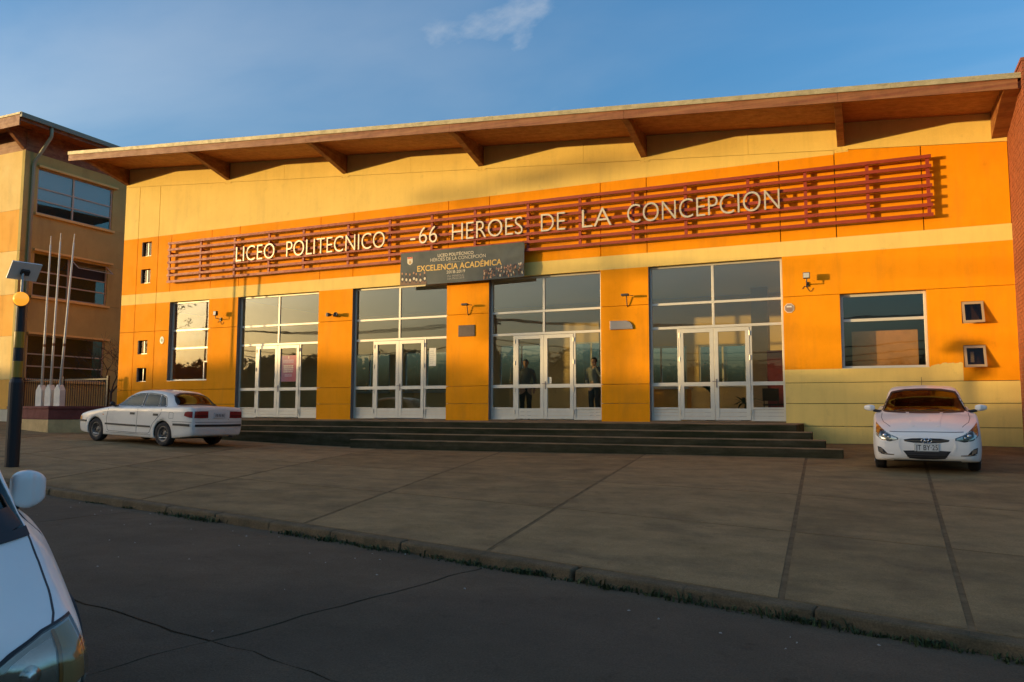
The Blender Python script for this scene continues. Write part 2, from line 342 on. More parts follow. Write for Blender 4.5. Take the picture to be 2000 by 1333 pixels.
# road: slabs with ragged joints
road = tag(sheet('road', -60, 40, -34, -9, 50, 25, lambda x, y: road_z(x, y)-.05, SOIL, keep=lambda x, y: (Vector((x, y))-KA).dot(KN) < 1.0), kind='structure')
RJ = None
def road_slabs():
    # joints across the carriageway and one along it, placed where the photograph shows them
    def gp(u, v):
        X, Y = (u-1000)/1539.95, (666.5-v)/1539.95
        cy, sy, cp, sp = math.cos(YAW), math.sin(YAW), math.cos(PITCH), math.sin(PITCH)
        f = Vector((-sy*cp, cy*cp, sp)); r = Vector((cy, sy, 0)); up = r.cross(f); d = f+r*X+up*Y
        t = 1.
        for _ in range(40):
            q = CAM+d*t; t += (road_z(q.x, q.y)-q.z)/d.z
        return (CAM+d*t).xy
    a, b = gp(950, 1108), gp(420, 1252)
    c, e = gp(165, 1180), gp(497, 1279)
    dc = (b-a).normalized(); dl = (e-c).normalized()
    if dl.x < 0: dl = -dl
    cross0 = a; long0 = c
    for i in range(-8, 7):
        for j in range(-1, 3):
            # cells between successive cross joints (5.2 m) and long joints
            edge = [(kerb_pt(0, -.02), KD), (long0, dl), (long0-Vector((-dl.y, dl.x))*3.6, dl), (long0-Vector((-dl.y, dl.x))*8.0, dl)]
            if j < 0 or j >= 3: continue
            poly = [Vector(v) for v in ((-60,-5),(40,-5),(40,-34),(-60,-34))]
            p, d = edge[j]; n = Vector((-d.y, d.x)); poly = clip(poly, p, -n)
            p, d = edge[j+1]; n = Vector((-d.y, d.x)); poly = clip(poly, p, n)
            off = KD*5.6
            nn = Vector((-dc.y, dc.x)); nn = nn if nn.dot(KD) > 0 else -nn
            poly = clip(poly, cross0+off*i, nn); poly = clip(poly, cross0+off*(i+1), -nn)
            if len(poly) >= 3: slab('road_slab', poly, road_z, ROAD, road, gap=.010, rnd=.003, step=2.0, jag=.016)
road_slabs()
# weeds in the gutter
def weeds():
    g = mat('gutter_weed', (.034, .050, .012), .9, var=.4, scale=9, coords='World')
    mb = MB(); rnd = random.Random(3)
    for _ in range(105):
        s = rnd.choice([rnd.uniform(-9, 13), rnd.gauss(6.2, .5), rnd.gauss(8.3, .8), rnd.gauss(9.8, .7), rnd.gauss(11.6, .6), rnd.gauss(3.6, .4)]); p = kerb_pt(s, -.035-abs(rnd.gauss(0, .03))); z = road_z(p.x, p.y)-.004
        h = rnd.uniform(.02, .095)*(1.0 if s > 3 else .6)
        for _ in range(rnd.randint(9, 26)):
            a = rnd.uniform(0, 2*PI); w = rnd.uniform(.004, .010); l = rnd.uniform(.4, 1)*h; o = Vector((p.x+rnd.gauss(0, .085)*KD.x, p.y+rnd.gauss(0, .022), z))
            d = Vector((math.cos(a), math.sin(a), 0)); t = Vector((-d.y, d.x, 0))*w
            mid = o+d*l*.35+Vector((0, 0, l*.7)); tip = o+d*l*.9+Vector((0, 0, l))
            mb.add([o-t, o+t, mid+t*.9, mid-t*.9, tip], [(0,1,2,3),(3,2,4)])
    tag(mb.build('gutter_weeds', g, fix=False), 'low green weeds growing along the gutter under the kerb', 'weeds', kind='stuff')
weeds()
def litter():
    m = mat('pale_litter', (.30, .28, .24), .9); rnd = random.Random(12)
    mb = MB()
    for _ in range(90):
        s = rnd.uniform(-10, 13); o = -.05-abs(rnd.gauss(0, 1.6)); p = kerb_pt(s, o); z = road_z(p.x, p.y)+.006; a = rnd.uniform(.004, .013)
        r = rnd.uniform(0, 3)
        q = [Vector((math.cos(r+k*PI/2)*a*(1.6 if k % 2 else .8), math.sin(r+k*PI/2)*a)) for k in range(4)]
        mb.add([(p.x+v.x, p.y+v.y, z+rnd.uniform(0, .008)) for v in q]+[(p.x, p.y, z+.012)], [(0,1,4),(1,2,4),(2,3,4),(3,0,4)])
    tag(mb.build('road_grit', m, fix=False), 'scattered pale grit and scraps on the dark road', 'grit', kind='stuff')
litter()
# ------------------------------------------------------------------ the school hall (facade in the plane y = 0)
X0, X1 = -25.345, 3.13
BAYS = [-19.652, -14.891, -10.051, -5.278]; BW = 3.43; TOP = 4.131
def Jz(x): return 8.64-.0777*(x+25.3)            # sloping joint under the frieze
def Sz(x): return 9.32-.0777*(x+25.3)            # underside of the eaves at the wall
school = empty('school_building', (-11, 0, 0), label='long orange and cream school hall with glazed entrances and timber eaves', cat='building')
def sch(o): o.parent = school; o.matrix_parent_inverse = Matrix.Translation(-Vector(school.location)); return o
def wall_panel(name, x0, x1, z0, z1, m, holes=(), ztop=None, gap=(.011, .011, .011, .011), depth=.14, parent_fn=sch, tf=None):
    """cladding panel in the plane y = 0 (front) with openings; gap = left, right, bottom, top; ztop(x): sloping top edge"""
    gl, gr, gb, gt = gap; x0 += gl; x1 -= gr; z0 += gb
    xs = sorted({x0, x1, *[h[0] for h in holes], *[h[1] for h in holes]}); zs = sorted({z0, z1-gt, *[h[2] for h in holes], *[h[3] for h in holes]})
    xs = [x for x in xs if x0 <= x <= x1]; zs = [z for z in zs if z0 <= z <= z1-gt+1e-9]
    mb = MB(); idx = {}
    nx, nz = len(xs), len(zs)
    def top(x, z, j): return (ztop(x)-gt) if (ztop and j == nz-1) else z
    for j, z in enumerate(zs):
        for i, x in enumerate(xs):
            zz = top(x, z, j); mb.v += [(x, 0, zz), (x, depth, zz)]
    V = lambda i, j, k: 2*(j*nx+i)+k
    solid = {}
    for j in range(nz-1):
        for i in range(nx-1):
            cx, cz = (xs[i]+xs[i+1])/2, (zs[j]+zs[j+1])/2
            solid[i, j] = not any(h[0] < cx < h[1] and h[2] < cz < h[3] for h in holes)
    for (i, j), s in solid.items():
        if not s: continue
        mb.f.append((V(i,j,0), V(i+1,j,0), V(i+1,j+1,0), V(i,j+1,0))); mb.f.append((V(i,j,1), V(i,j+1,1), V(i+1,j+1,1), V(i+1,j,1)))
        if not solid.get((i-1, j)): mb.f.append((V(i,j,0), V(i,j+1,0), V(i,j+1,1), V(i,j,1)))
        if not solid.get((i+1, j)): mb.f.append((V(i+1,j,0), V(i+1,j,1), V(i+1,j+1,1), V(i+1,j+1,0)))
        if not solid.get((i, j-1)): mb.f.append((V(i,j,0), V(i,j,1), V(i+1,j,1), V(i+1,j,0)))
        if not solid.get((i, j+1)): mb.f.append((V(i,j+1,0), V(i+1,j+1,0), V(i+1,j+1,1), V(i,j+1,1)))
    if tf: mb.v = [tf(v) for v in mb.v]
    o = mb.build(name, m)
    return parent_fn(o) if parent_fn else o
def school_walls():
    wp = wall_panel; Z = 0.0
    SW = [(-24.38, -23.89, 5.91, 6.45), (-24.38, -23.89, 4.90, 5.43), (-24.38, -23.89, 2.28, 2.79), (-24.38, -23.89, 1.27, 1.78)]
    HW = [(2.05, 2.50, 2.27, 2.78), (2.05, 2.50, 1.26, 1.77)]
    gx = .011
    # orange strip behind the sign
    xs = [X0, -24.60, -23.55, -22.89, -20.95, -19.66, -16.21, -14.9, -11.43, -10.05, -6.61, -5.3, -1.86, -.55]
    for a, b in zip(xs[:-1], xs[1:]):
        wp('wall_panel', a, b, 4.516, 6.61, ORANGE, [h for h in SW if a < h[0] < b], gap=(gx, gx, Z, Z))
    for a, b in ((-.55, 1.36), (1.36, X1)):
        wp('wall_panel', a, b, 4.516, 6.6, ORANGE, ztop=Jz, gap=(gx, gx, Z, .008))
    # cream strip over the entrances
    for a, b in ((X0, -24.60), (-24.60, -23.55), (-23.55, -6.0), (-6.0, X1)):
        wp('wall_panel', a, b, TOP, 4.516, CREAM, gap=(gx if a < -20 else Z, gx if b < -20 else Z, Z, Z))
    # upper cream wall
    for a, b in ((X0, -24.60), (-24.60, -23.55)): wp('wall_panel', a, b, 6.61, 8, CREAM, ztop=Jz, gap=(gx, gx, Z, .006))
    for a, b in ((-23.55, -15.3), (-15.3, -7.9), (-7.9, -.55)):
        wp('wall_panel', a, b, 6.61, 7, CREAM, ztop=Jz, gap=(gx if a < -20 else .0, Z, Z, .006))
    # frieze under the eaves
    fx = [X0, -20.3, -17.8, -15.3, -12.8, -10.33, -7.1, -5.35, -2.6, -.38, X1]
    for a, b in zip(fx[:-1], fx[1:]):
        mb = MB(); a += .003; b -= .003
        mb.prism([(a, Jz(a)+.004), (b, Jz(b)+.004), (b, Sz(b)+.25), (a, Sz(a)+.25)], .004, .14); sch(mb.build('frieze_panel', CREAM))
    # lower wall, left of the entrances
    rows = [(-1.0, .452), (.452, .971), (.971, 3.107), (3.107, TOP)]
    for a, b in ((X0, -24.60), (-24.60, -23.55), (-23.55, -22.855), (-20.97, -19.652)):
        for c, d in rows:
            wp('wall_panel', a, b, c, d, ORANGE, [h for h in SW if a < h[0] < b and c < h[2] < d], gap=(gx if a < -23 else 0, gx if b < -23 else 0, .007, .007 if d < 4 else 0))
    for c, d in ((-1.0, .452), (.452, .971), (.971, 1.28)): wp('wall_panel', -22.855, -20.97, c, d, ORANGE, gap=(0, 0, .007, .007 if d < 1 else 0))
    # pillars between the entrances
    for i in range(3):
        for c, d in rows: wp('pillar_panel', BAYS[i]+BW, BAYS[i+1], c, d, ORANGE, gap=(0, 0, .007, .007 if d < 4 else 0), depth=.30)
    # right of the entrances
    a = BAYS[3]+BW
    wp('wall_panel', a, X1, 3.107, TOP, ORANGE, gap=(0, 0, .006, 0))
    wp('wall_panel', a, -.528, 1.28, 3.107, ORANGE, gap=(0, 0, 0, .006)); wp('wall_panel', 1.354, 2.03, 1.28, 3.107, ORANGE, gap=(0, 0, 0, .006))
    wp('wall_panel', 2.03, X1, .95, 3.107, ORANGE, HW, gap=(0, 0, .006, .006))
    wp('wall_panel', a, 2.03, .95, 1.28, CREAM, gap=(0, 0, .006, 0))
    for c, d in ((-1.2, -.11), (-.11, .44), (.44, .95)): wp('wall_panel', a, X1, c, d, CREAM, gap=(0, 0, .007, .007))
    # ragged edge where the cream coat was carried up
    pts = [(1.36, 1.275)]; rnd = random.Random(5)
    for k in range(22): pts.append((1.38+.65*k/21, 1.30+.07*min(1, k/9)+rnd.uniform(-.012, .016)))
    pts.append((2.03, 1.275)); sch(MB().prism(pts, -.002, .004).build('paint_edge', CREAM))
    # backing, side walls and rear of the hall
    m = MB()
    for a, b in ((X0+.05, -22.855), (-20.97, -19.652), (BAYS[3]+BW, -.528), (1.354, X1)):
        for c, d in ((-1.1, 1.26),) if a < -24 or a > 1 else ((-1.1, TOP),): m.box(a, b, .10, .13, c, d)
    m.box(X0+.05, X1, .10, .13, TOP, 4.9); m.box(-23.7, X1, .10, .13, 4.9, 6.5)
    sch(m.build('wall_backing', JOINT))
    m = MB(); m.prism([(.14, -1.2), (6.54, -1.2), (6.54, 9.2), (.14, 9.2)], X0, X0+.2, 'x'); sch(m.build('side_wall', ORANGE))
school_walls()

def eaves():
    yf = -1.95; xl, xr = X0-.58, X1-.06
    def Fz(x): return Sz(x)-.20                   # lower edge of the fascia
    roof = sch(MB().add([(xl, yf, Sz(xl)+.11), (xr+.5, yf, Sz(xr+.5)+.11), (xr+.5, 6.9, Sz(xr+.5)+.45), (xl, 6.9, Sz(xl)+.45), (xl, yf, Sz(xl)+.16), (xr+.5, yf, Sz(xr+.5)+.16), (xr+.5, 6.9, Sz(xr+.5)+.52), (xl, 6.9, Sz(xl)+.52)],
        [(0,3,2,1),(4,5,6,7),(0,1,5,4),(1,2,6,5),(2,3,7,6),(3,0,4,7)]).build('roof', FLASH))
    # fascia boards, butt-jointed at the brackets
    br = [-25.28, -20.29, -15.29, -10.33, -5.35, -.38, 2.98]
    ends = [xl, -17.9, -10.35, -5.36, -.38, xr+.5] if False else [xl, -20.29, -15.29, -10.33, -5.35, -.38, xr]
    for a, b in zip(ends[:-1], ends[1:]):
        o = MB().add([(a+.003, yf-.05, Fz(a)), (b-.003, yf-.05, Fz(b)), (b-.003, yf, Fz(b)), (a+.003, yf, Fz(a)), (a+.003, yf-.05, Fz(a)+.235), (b-.003, yf-.05, Fz(b)+.235), (b-.003, yf, Fz(b)+.235), (a+.003, yf, Fz(a)+.235)],
            [(0,3,2,1),(4,5,6,7),(0,1,5,4),(1,2,6,5),(2,3,7,6),(3,0,4,7)]).build('fascia_board', WOOD); o.parent = roof
    n = 12
    for k in range(n):
        a, b = xl+(xr+.06-xl)*k/n, xl+(xr+.06-xl)*(k+1)/n-.004; dz = .003*(k % 2)
        o = MB().add([(a, yf-.085, Fz(a)+.215), (b, yf-.085, Fz(b)+.215), (b, yf+.2, Fz(b)+.265), (a, yf+.2, Fz(a)+.265), (a, yf-.085, Fz(a)+.335-dz), (b, yf-.085, Fz(b)+.335-dz), (b, yf+.2, Fz(b)+.375-dz), (a, yf+.2, Fz(a)+.375-dz)],
            [(0,3,2,1),(4,5,6,7),(0,1,5,4),(1,2,6,5),(2,3,7,6),(3,0,4,7)]).build('roof_flashing', FLASH); o.parent = roof
    # soffit boards run along the eaves
    nb = 15
    for k in range(nb):
        y0, y1 = yf+(0-yf)*k/nb+.002, yf+(0-yf)*(k+1)/nb-.003
        z = lambda x, y: Sz(x)-.055*(1-(y-yf)/(-yf))*1.0+random.uniform(-.0006, .0006)
        q = [(xl+.02, y0), (xr, y0), (xr, y1), (xl+.02, y1)]; vs = [(x, y, z(x, y)) for x, y in q]; vs += [(x, y, zz+.02) for x, y, zz in vs]
        o = MB().add(vs, [(0,3,2,1),(4,5,6,7),(0,1,5,4),(1,2,6,5),(2,3,7,6),(3,0,4,7)]).build('soffit_board', SOFFIT); o.parent = roof
    # tapered timber brackets
    for i, x in enumerate(br):
        w = .085 if i < 6 else .16
        mb = MB(); mb.prism([(0.0, Sz(x)-.60), (.0, Sz(x)+.02), (yf+.01, Sz(x)-.02), (yf+.01, Sz(x)-.19), (-1.60, Sz(x)-.20)], x-w, x+w, 'x')
        b = sch(mb.build('eaves_bracket', WOOD, bevel=.006))
        m2 = MB(); m2.box(x-.16, x+.16, -.006, 0, Sz(x)-.745, Sz(x)-.675)
        for bx in (-.11, 0, .11): m2.tube([(x+bx, -.02, Sz(x)-.71), (x+bx, 0, Sz(x)-.71)], .014, 6)
        if 0 < i < 6: o = m2.build('bearing_plate', CREAM); o.parent = b
eaves()

# ------------------------------------------------------------------ glazing
def child(o, par):
    o.parent = par; return o
YG = .15
HOPF = mat('tan_window_frame', (.42, .30, .17), .5)
SGLASS = glass_mat('dim_glass', tint=(.5, .42, .34), base=0.0, gain=.9, rcol=(.8, .75, .65))
def bar(mb, x0, x1, z0, z1, y0=YG, y1=YG+.06): mb.box(x0, x1, y0, y1, z0, z1)
HINGE = mat('hinge_steel', (.5, .46, .36), .35, .6)
def entrance(xb, k):
    xl, xr = xb+.004, xb+BW-.004; jl, ms, jr = xb+.79, xb+1.68, xb+2.57; f = .055
    mb = MB()
    bar(mb, xl, xl+f, 0, TOP); bar(mb, xr-f, xr, 0, TOP)                       # jambs
    bar(mb, xl+f, xr-f, TOP-.06, TOP-.001); bar(mb, xl+f, xr-f, 3.07, 3.135); bar(mb, xl+f, xr-f, 2.425, 2.495)
    bar(mb, ms-.032, ms+.032, 2.495, 3.07); bar(mb, ms-.032, ms+.032, 3.135, TOP-.06)
    bar(mb, jl-.065, jl-.01, 0, 2.425); bar(mb, jr+.01, jr+.065, 0, 2.425)
    for a, b in ((xl+f, jl-.065), (jr+.065, xr-f)):
        bar(mb, a, b, .905, 1.0); bar(mb, a, b, .30, .345); bar(mb, a, b, 0, .04)
    fr = sch(mb.build('entrance_frame', ALU, bevel=.004))
    rev = MB(); rev.box(xb-.001, xb+.004, .002, YG, 0, TOP); child(rev.build('reveal_lining', ALUD), fr)
    def pane(a, b, c, d, par, y=YG+.03): child(MB().box(a-.008, b+.008, y, y+.006, c-.008, d+.008).build('pane', GLASS), par)
    for a, b in ((xl+f, ms-.032), (ms+.032, xr-f)):
        pane(a, b, 3.135, TOP-.06, fr); pane(a, b, 2.495, 3.07, fr)
    for a, b in ((xl+f, jl-.065), (jr+.065, xr-f)):
        pane(a, b, 1.0, 2.425, fr); pane(a, b, .345, .905, fr)
        pm = MB()
        for q in range(3): pm.box(a, b, YG+.02+.003*q, YG+.035, .04+q*.0868, .04+(q+1)*.0868-.005)
        child(pm.build('kick_panel', ALU), fr)
    for s, (a, b) in enumerate(((jl-.006, ms-.004), (ms+.004, jr+.006))):
        m2 = MB(); y0, y1 = YG-.012, YG+.045
        bar(m2, a, a+.105, .02, 2.415, y0, y1); bar(m2, b-.105, b, .02, 2.415, y0, y1)
        bar(m2, a+.105, b-.105, 2.31, 2.415, y0, y1); bar(m2, a+.105, b-.105, .90, 1.005, y0, y1)
        for q in range(3): m2.box(a+.105, b-.105, y0+.006+.002*q, y1-.01, .02+q*.101, .02+(q+1)*.101-.005)
        lf = sch(m2.build('door_leaf', ALU, bevel=.003))
        pane(a+.105, b-.105, 1.005, 2.31, lf); pane(a+.105, b-.105, .323, .90, lf)
        hx = jl-.008 if s == 0 else jr+.008
        for hz in (2.25, 1.62, .85, .22):
            child(MB().tube([(hx, YG-.022, hz-.06), (hx, YG-.022, hz+.06)], .011, 8).build('hinge', HINGE), lf)
    hm = MB(); hx = ms+.05
    hm.box(hx-.018, hx+.018, YG-.022, YG-.011, .86, 1.08); hm.tube([(hx, YG-.02, 1.02), (hx, YG-.065, 1.02), (hx-.09, YG-.065, 1.015)], .009, 8); hm.tube([(hx, YG-.03, .93), (hx, YG-.012, .93)], .012, 8)
    child(hm.build('door_handle', ALUD), lf)
    return fr
for k, xb in enumerate(BAYS): entrance(xb, k)

def fixed_window(x0, x1, z0, z1, transoms, name='window_frame', f=.06, tops=True):
    mb = MB(); bar(mb, x0+.003, x0+f, z0, z1); bar(mb, x1-f, x1-.003, z0, z1); bar(mb, x0+f, x1-f, z0+.001, z0+f); bar(mb, x0+f, x1-f, z1-f, z1-.001)
    for t in transoms: bar(mb, x0+f, x1-f, t-.035, t+.035)
    fr = sch(mb.build(name, ALU, bevel=.004))
    es = [z0+f]+[v for t in transoms for v in (t-.035, t+.035)]+[z1-f]
    for c, d in zip(es[::2], es[1::2]): child(MB().box(x0+f-.008, x1-f+.008, YG+.03, YG+.036, c-.008, d+.008).build('pane', GLASS), fr)
    sl = MB(); sl.box(x0+.002, x1-.002, .0, YG, z0+.0005, z0+.012); child(sl.build('sill', ALU), fr)
    child(MB().box(x0-.001, x0+.004, .002, YG, z0, z1).build('reveal_lining', ALUD), fr)
    return fr
w0 = fixed_window(-22.855, -20.97, 1.28, TOP, (2.45, 3.10))
m = MB(); bar(m, -21.28, -21.24, 1.34, 1.95, YG-.01, YG+.02); bar(m, -21.28, -21.03, 1.93, 1.97, YG-.01, YG+.02); child(m.build('vent_frame', ALU), w0)
w5 = fixed_window(-.528, 1.354, 1.28, 3.10, (2.46,), f=.065)
for (z0, z1) in ((5.91, 6.45), (4.90, 5.43), (2.28, 2.79), (1.27, 1.78)):
    x0, x1 = -24.38, -23.89
    mb = MB(); f = .03
    for a, b, c, d in ((x0+.24, x0+.27, z0+f, z1-f), (x0+.002, x1-.002, z0+.001, z0+f), (x1-.025, x1-.002, z0+f, z1-f)): bar(mb, a, b, c, d, .075, .11)
    fr = sch(mb.build('small_window', ALU)); child(MB().box(x0+.002, x0+.02, .01, .12, z0, z1).build('reveal_lining', ALUD), fr); child(MB().box(x0+f, x1-f, .09, .095, z0+f, z1-f).build('pane', SGLASS), fr)
    child(MB().box(x0-.05, x1+.05, .139, .142, z0-.05, z1+.05).build('back_panel', JOINT), fr)
for (z0, z1, op) in ((2.27, 2.78, .17), (1.26, 1.77, .17)):
    x0, x1 = 2.05, 2.50
    mb = MB(); f = .035
    for a, b, c, d in ((x0+.002, x0+f, z0, z1), (x1-f, x1-.002, z0, z1), (x0+f, x1-f, z0+.001, z0+f), (x0+f, x1-f, z1-f, z1-.001)): bar(mb, a, b, c, d, .03, .09)
    fr = sch(mb.build('hopper_window', HOPF)); child(MB().box(x0-.05, x1+.05, .139, .142, z0-.05, z1+.05).build('back_panel', JOINT), fr)
    # sash hung from the top and pushed out at the bottom
    def T(x, t, n): # t from top (0) to bottom (1)
        h = z1-z0-.02; return (x, .02-op*t*1.0-n, z1-.02-h*t)
    sm = MB(); g = .05
    for a, b, c, d in ((x0+.01, x0+.01+g, 0, 1), (x1-.01-g, x1-.01, 0, 1), (x0+.01+g, x1-.01-g, 0, .11), (x0+.01+g, x1-.01-g, .89, 1)):
        vs = [T(a,c,0), T(b,c,0), T(b,d,0), T(a,d,0), T(a,c,.035), T(b,c,.035), T(b,d,.035), T(a,d,.035)]
        sm.add(vs, [(0,3,2,1),(4,5,6,7),(0,1,5,4),(1,2,6,5),(2,3,7,6),(3,0,4,7)])
    child(sm.build('open_sash', HOPF), fr)
    a, b = x0+.05, x1-.05
    child(MB().add([T(a,.1,.012), T(b,.1,.012), T(b,.9,.012), T(a,.9,.012), T(a,.1,.018), T(b,.1,.018), T(b,.9,.018), T(a,.9,.018)], [(0,3,2,1),(4,5,6,7),(0,1,5,4),(1,2,6,5),(2,3,7,6),(3,0,4,7)]).build('pane', SGLASS), fr)
# notice behind the lower right hopper pane
tag(MB().box(2.19, 2.27, .10, .102, 1.38, 1.62).build('paper_note', mat('white_paper', (.75, .75, .72), .8)), 'small white paper behind the lower open hopper window', 'paper')

# ------------------------------------------------------------------ entrance steps
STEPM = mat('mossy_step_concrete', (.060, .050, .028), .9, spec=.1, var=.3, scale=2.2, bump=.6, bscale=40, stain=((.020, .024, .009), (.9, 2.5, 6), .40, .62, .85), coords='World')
TREAD = mat('step_tread_concrete', (.26, .17, .09), .85, spec=.15, var=.25, scale=2.5, bump=.4, bscale=45, stain=((.07, .055, .03), (1, 3, 3), .46, .66, .6), coords='World')
steps = empty('entrance_steps', (-10, -1.6, -.7), label='wide mossy concrete steps in front of the glazed entrances', cat='steps')
SN = [(-2.20, -.035, -1.44, -20.2), (-2.53, -.195, -1.11, -20.5), (-2.86, -.355, -.83, -20.8), (-3.20, -.515, -.485, -12.57)]
for k, (yn, zt, xr, xl) in enumerate(SN):
    mb = MB(); mb.box(xl, xr, yn, (.16 if k == 0 else SN[k-1][0]+.06), -1.05, zt-.012)
    o = mb.build('step', STEPM, bevel=.012); o.parent = steps; o.matrix_parent_inverse = Matrix.Translation(-Vector(steps.location))
    n = max(2, round((xr-xl)/2.9)); rs = random.Random(40+k)
    for q in range(n):
        a, b = xl+(xr-xl)*q/n-(.004 if q == 0 else 0), xl+(xr-xl)*(q+1)/n-(.006 if q < n-1 else -.004); jy, jz = rs.uniform(0, .008), rs.uniform(-.005, .0)
        t = MB(); m_ = 14; yb = .10 if k == 0 else SN[k-1][0]-.001; V = []
        for i in range(m_+1):      # worn, slightly wavy nosing
            x = a+(b-a)*i/m_; w = .004*math.sin(x*3.1+k)+.003*rs.uniform(-1, 1)-(.014*max(0, rs.random()-.86)/.14)
            for (yy, zz) in ((yn-.004-jy-w, zt-.022), (yn-.004-jy-w, zt+jz-.006+w*.5), (yn+.008-jy, zt+jz), (yb, zt+jz), (yb, zt-.022)): t.v.append((x, yy, zz))
        for i in range(m_):
            for j in range(5): t.f.append((i*5+j, i*5+(j+1) % 5, (i+1)*5+(j+1) % 5, (i+1)*5+j))
        t.f.append((0, 1, 2, 3, 4)); t.f.append(tuple(m_*5+j for j in reversed(range(5))))
        t = t.build('tread', TREAD); t.parent = o
sl = MB(); sl.box(BAYS[0], BAYS[3]+BW, .02, YG+.10, -.034, -.002); sch(sl.build('door_threshold', TREAD))

# ------------------------------------------------------------------ slatted sign screen
screen = empty('slatted_sign_screen', (-10.6, -.17, 5.5), label='long dark red slatted steel screen fixed across the orange wall', cat='screen')
def scr(o): o.parent = screen; o.matrix_parent_inverse = Matrix.Translation(-Vector(screen.location)); return o
SZ = [4.838+k*(6.232-4.838)/6 for k in range(7)]
for z in SZ:
    mb = MB(); mb.box(-22.83, 1.56, -.215, -.165, z-.040, z+.040); scr(mb.build('slat', RED))
for x in (-22.80, -21.3, -19.74, -18.23, -16.78, -15.0, -13.43, -11.92, -10.45, -8.74, -7.16, -5.64, -4.21, -2.61, -1.23, .18, 1.48):
    mb = MB(); mb.box(x-.038, x+.038, -.162, -.11, SZ[0]-.03, SZ[6]+.03)
    for z in (SZ[1]+.1, SZ[5]-.1): mb.box(x-.03, x+.03, -.10, -.001, z-.03, z+.03)
    scr(mb.build('post', RED))

# ------------------------------------------------------------------ lettering
def text_mesh(body, extrude=0.0, offset=0.0, res=6, shear=0.0):
    cu = bpy.data.curves.new('t', 'FONT'); cu.body = body; cu.extrude = extrude; cu.offset = offset; cu.resolution_u = res; cu.shear = shear
    o = bpy.data.objects.new('t', cu); C.objects.link(o); me = evaluated_mesh(o)
    bpy.data.objects.remove(o); return me
def islands(me):
    bm = bmesh.new(); bm.from_mesh(me); bmesh.ops.remove_doubles(bm, verts=bm.verts, dist=1e-5); bm.verts.ensure_lookup_table(); seen = set(); out = []
    for v in bm.verts:
        if v.index in seen: continue
        st = [v]; comp = set()
        while st:
            w = st.pop()
            if w.index in comp: continue
            comp.add(w.index); st += [e.other_vert(w) for e in w.link_edges if e.other_vert(w).index not in comp]
        seen |= comp; idl = {i: n for n, i in enumerate(sorted(comp))}
        out.append(([tuple(bm.verts[i].co) for i in sorted(comp)], [[idl[w.index] for w in f.verts] for f in bm.faces if f.verts[0].index in comp]))
    bm.free(); return out
letters = empty('sign_lettering', (-10.6, -.24, 5.3), label='pale metal capital letters spelling the school name on the red slats', cat='sign')
def sign_word(word, x0, x1, z0=5.305, h=.522):
    isl = islands(text_mesh(word, extrude=.02, offset=-.013))
    allx = [v[0] for vs, _ in isl for v in vs]; ally = [v[1] for vs, _ in isl for v in vs]
    a, b = min(allx), max(allx); cap = .70 if word != '-' else None
    capt = text_mesh('H'); hy = max(v.co.y for v in capt.vertices); k = h/hy; kx = (x1-x0)/(b-a)
    for vs, fs in sorted(isl, key=lambda q: min(v[0] for v in q[0])):
        nv = [(x0+(v[0]-a)*kx, -.225-.024-v[2]*1.1, z0+v[1]*k) for v in vs]
        mb = MB(); mb.add(nv, fs); o = mb.build('letter', LETTER); o.parent = letters; o.matrix_parent_inverse = Matrix.Translation(-Vector(letters.location))
        cx = sum(v[0] for v in nv)/len(nv)
for w, a, b in (('LICEO', -19.56, -17.89), ('POLITECNICO', -17.39, -13.54), ('-', -12.61, -12.43), ('66', -12.30, -11.67), ('HEROES', -11.16, -8.86), ('DE', -8.29, -7.56), ('LA', -7.06, -6.21), ('CONCEPCION', -5.765, -1.835)):
    sign_word(w, a, b)

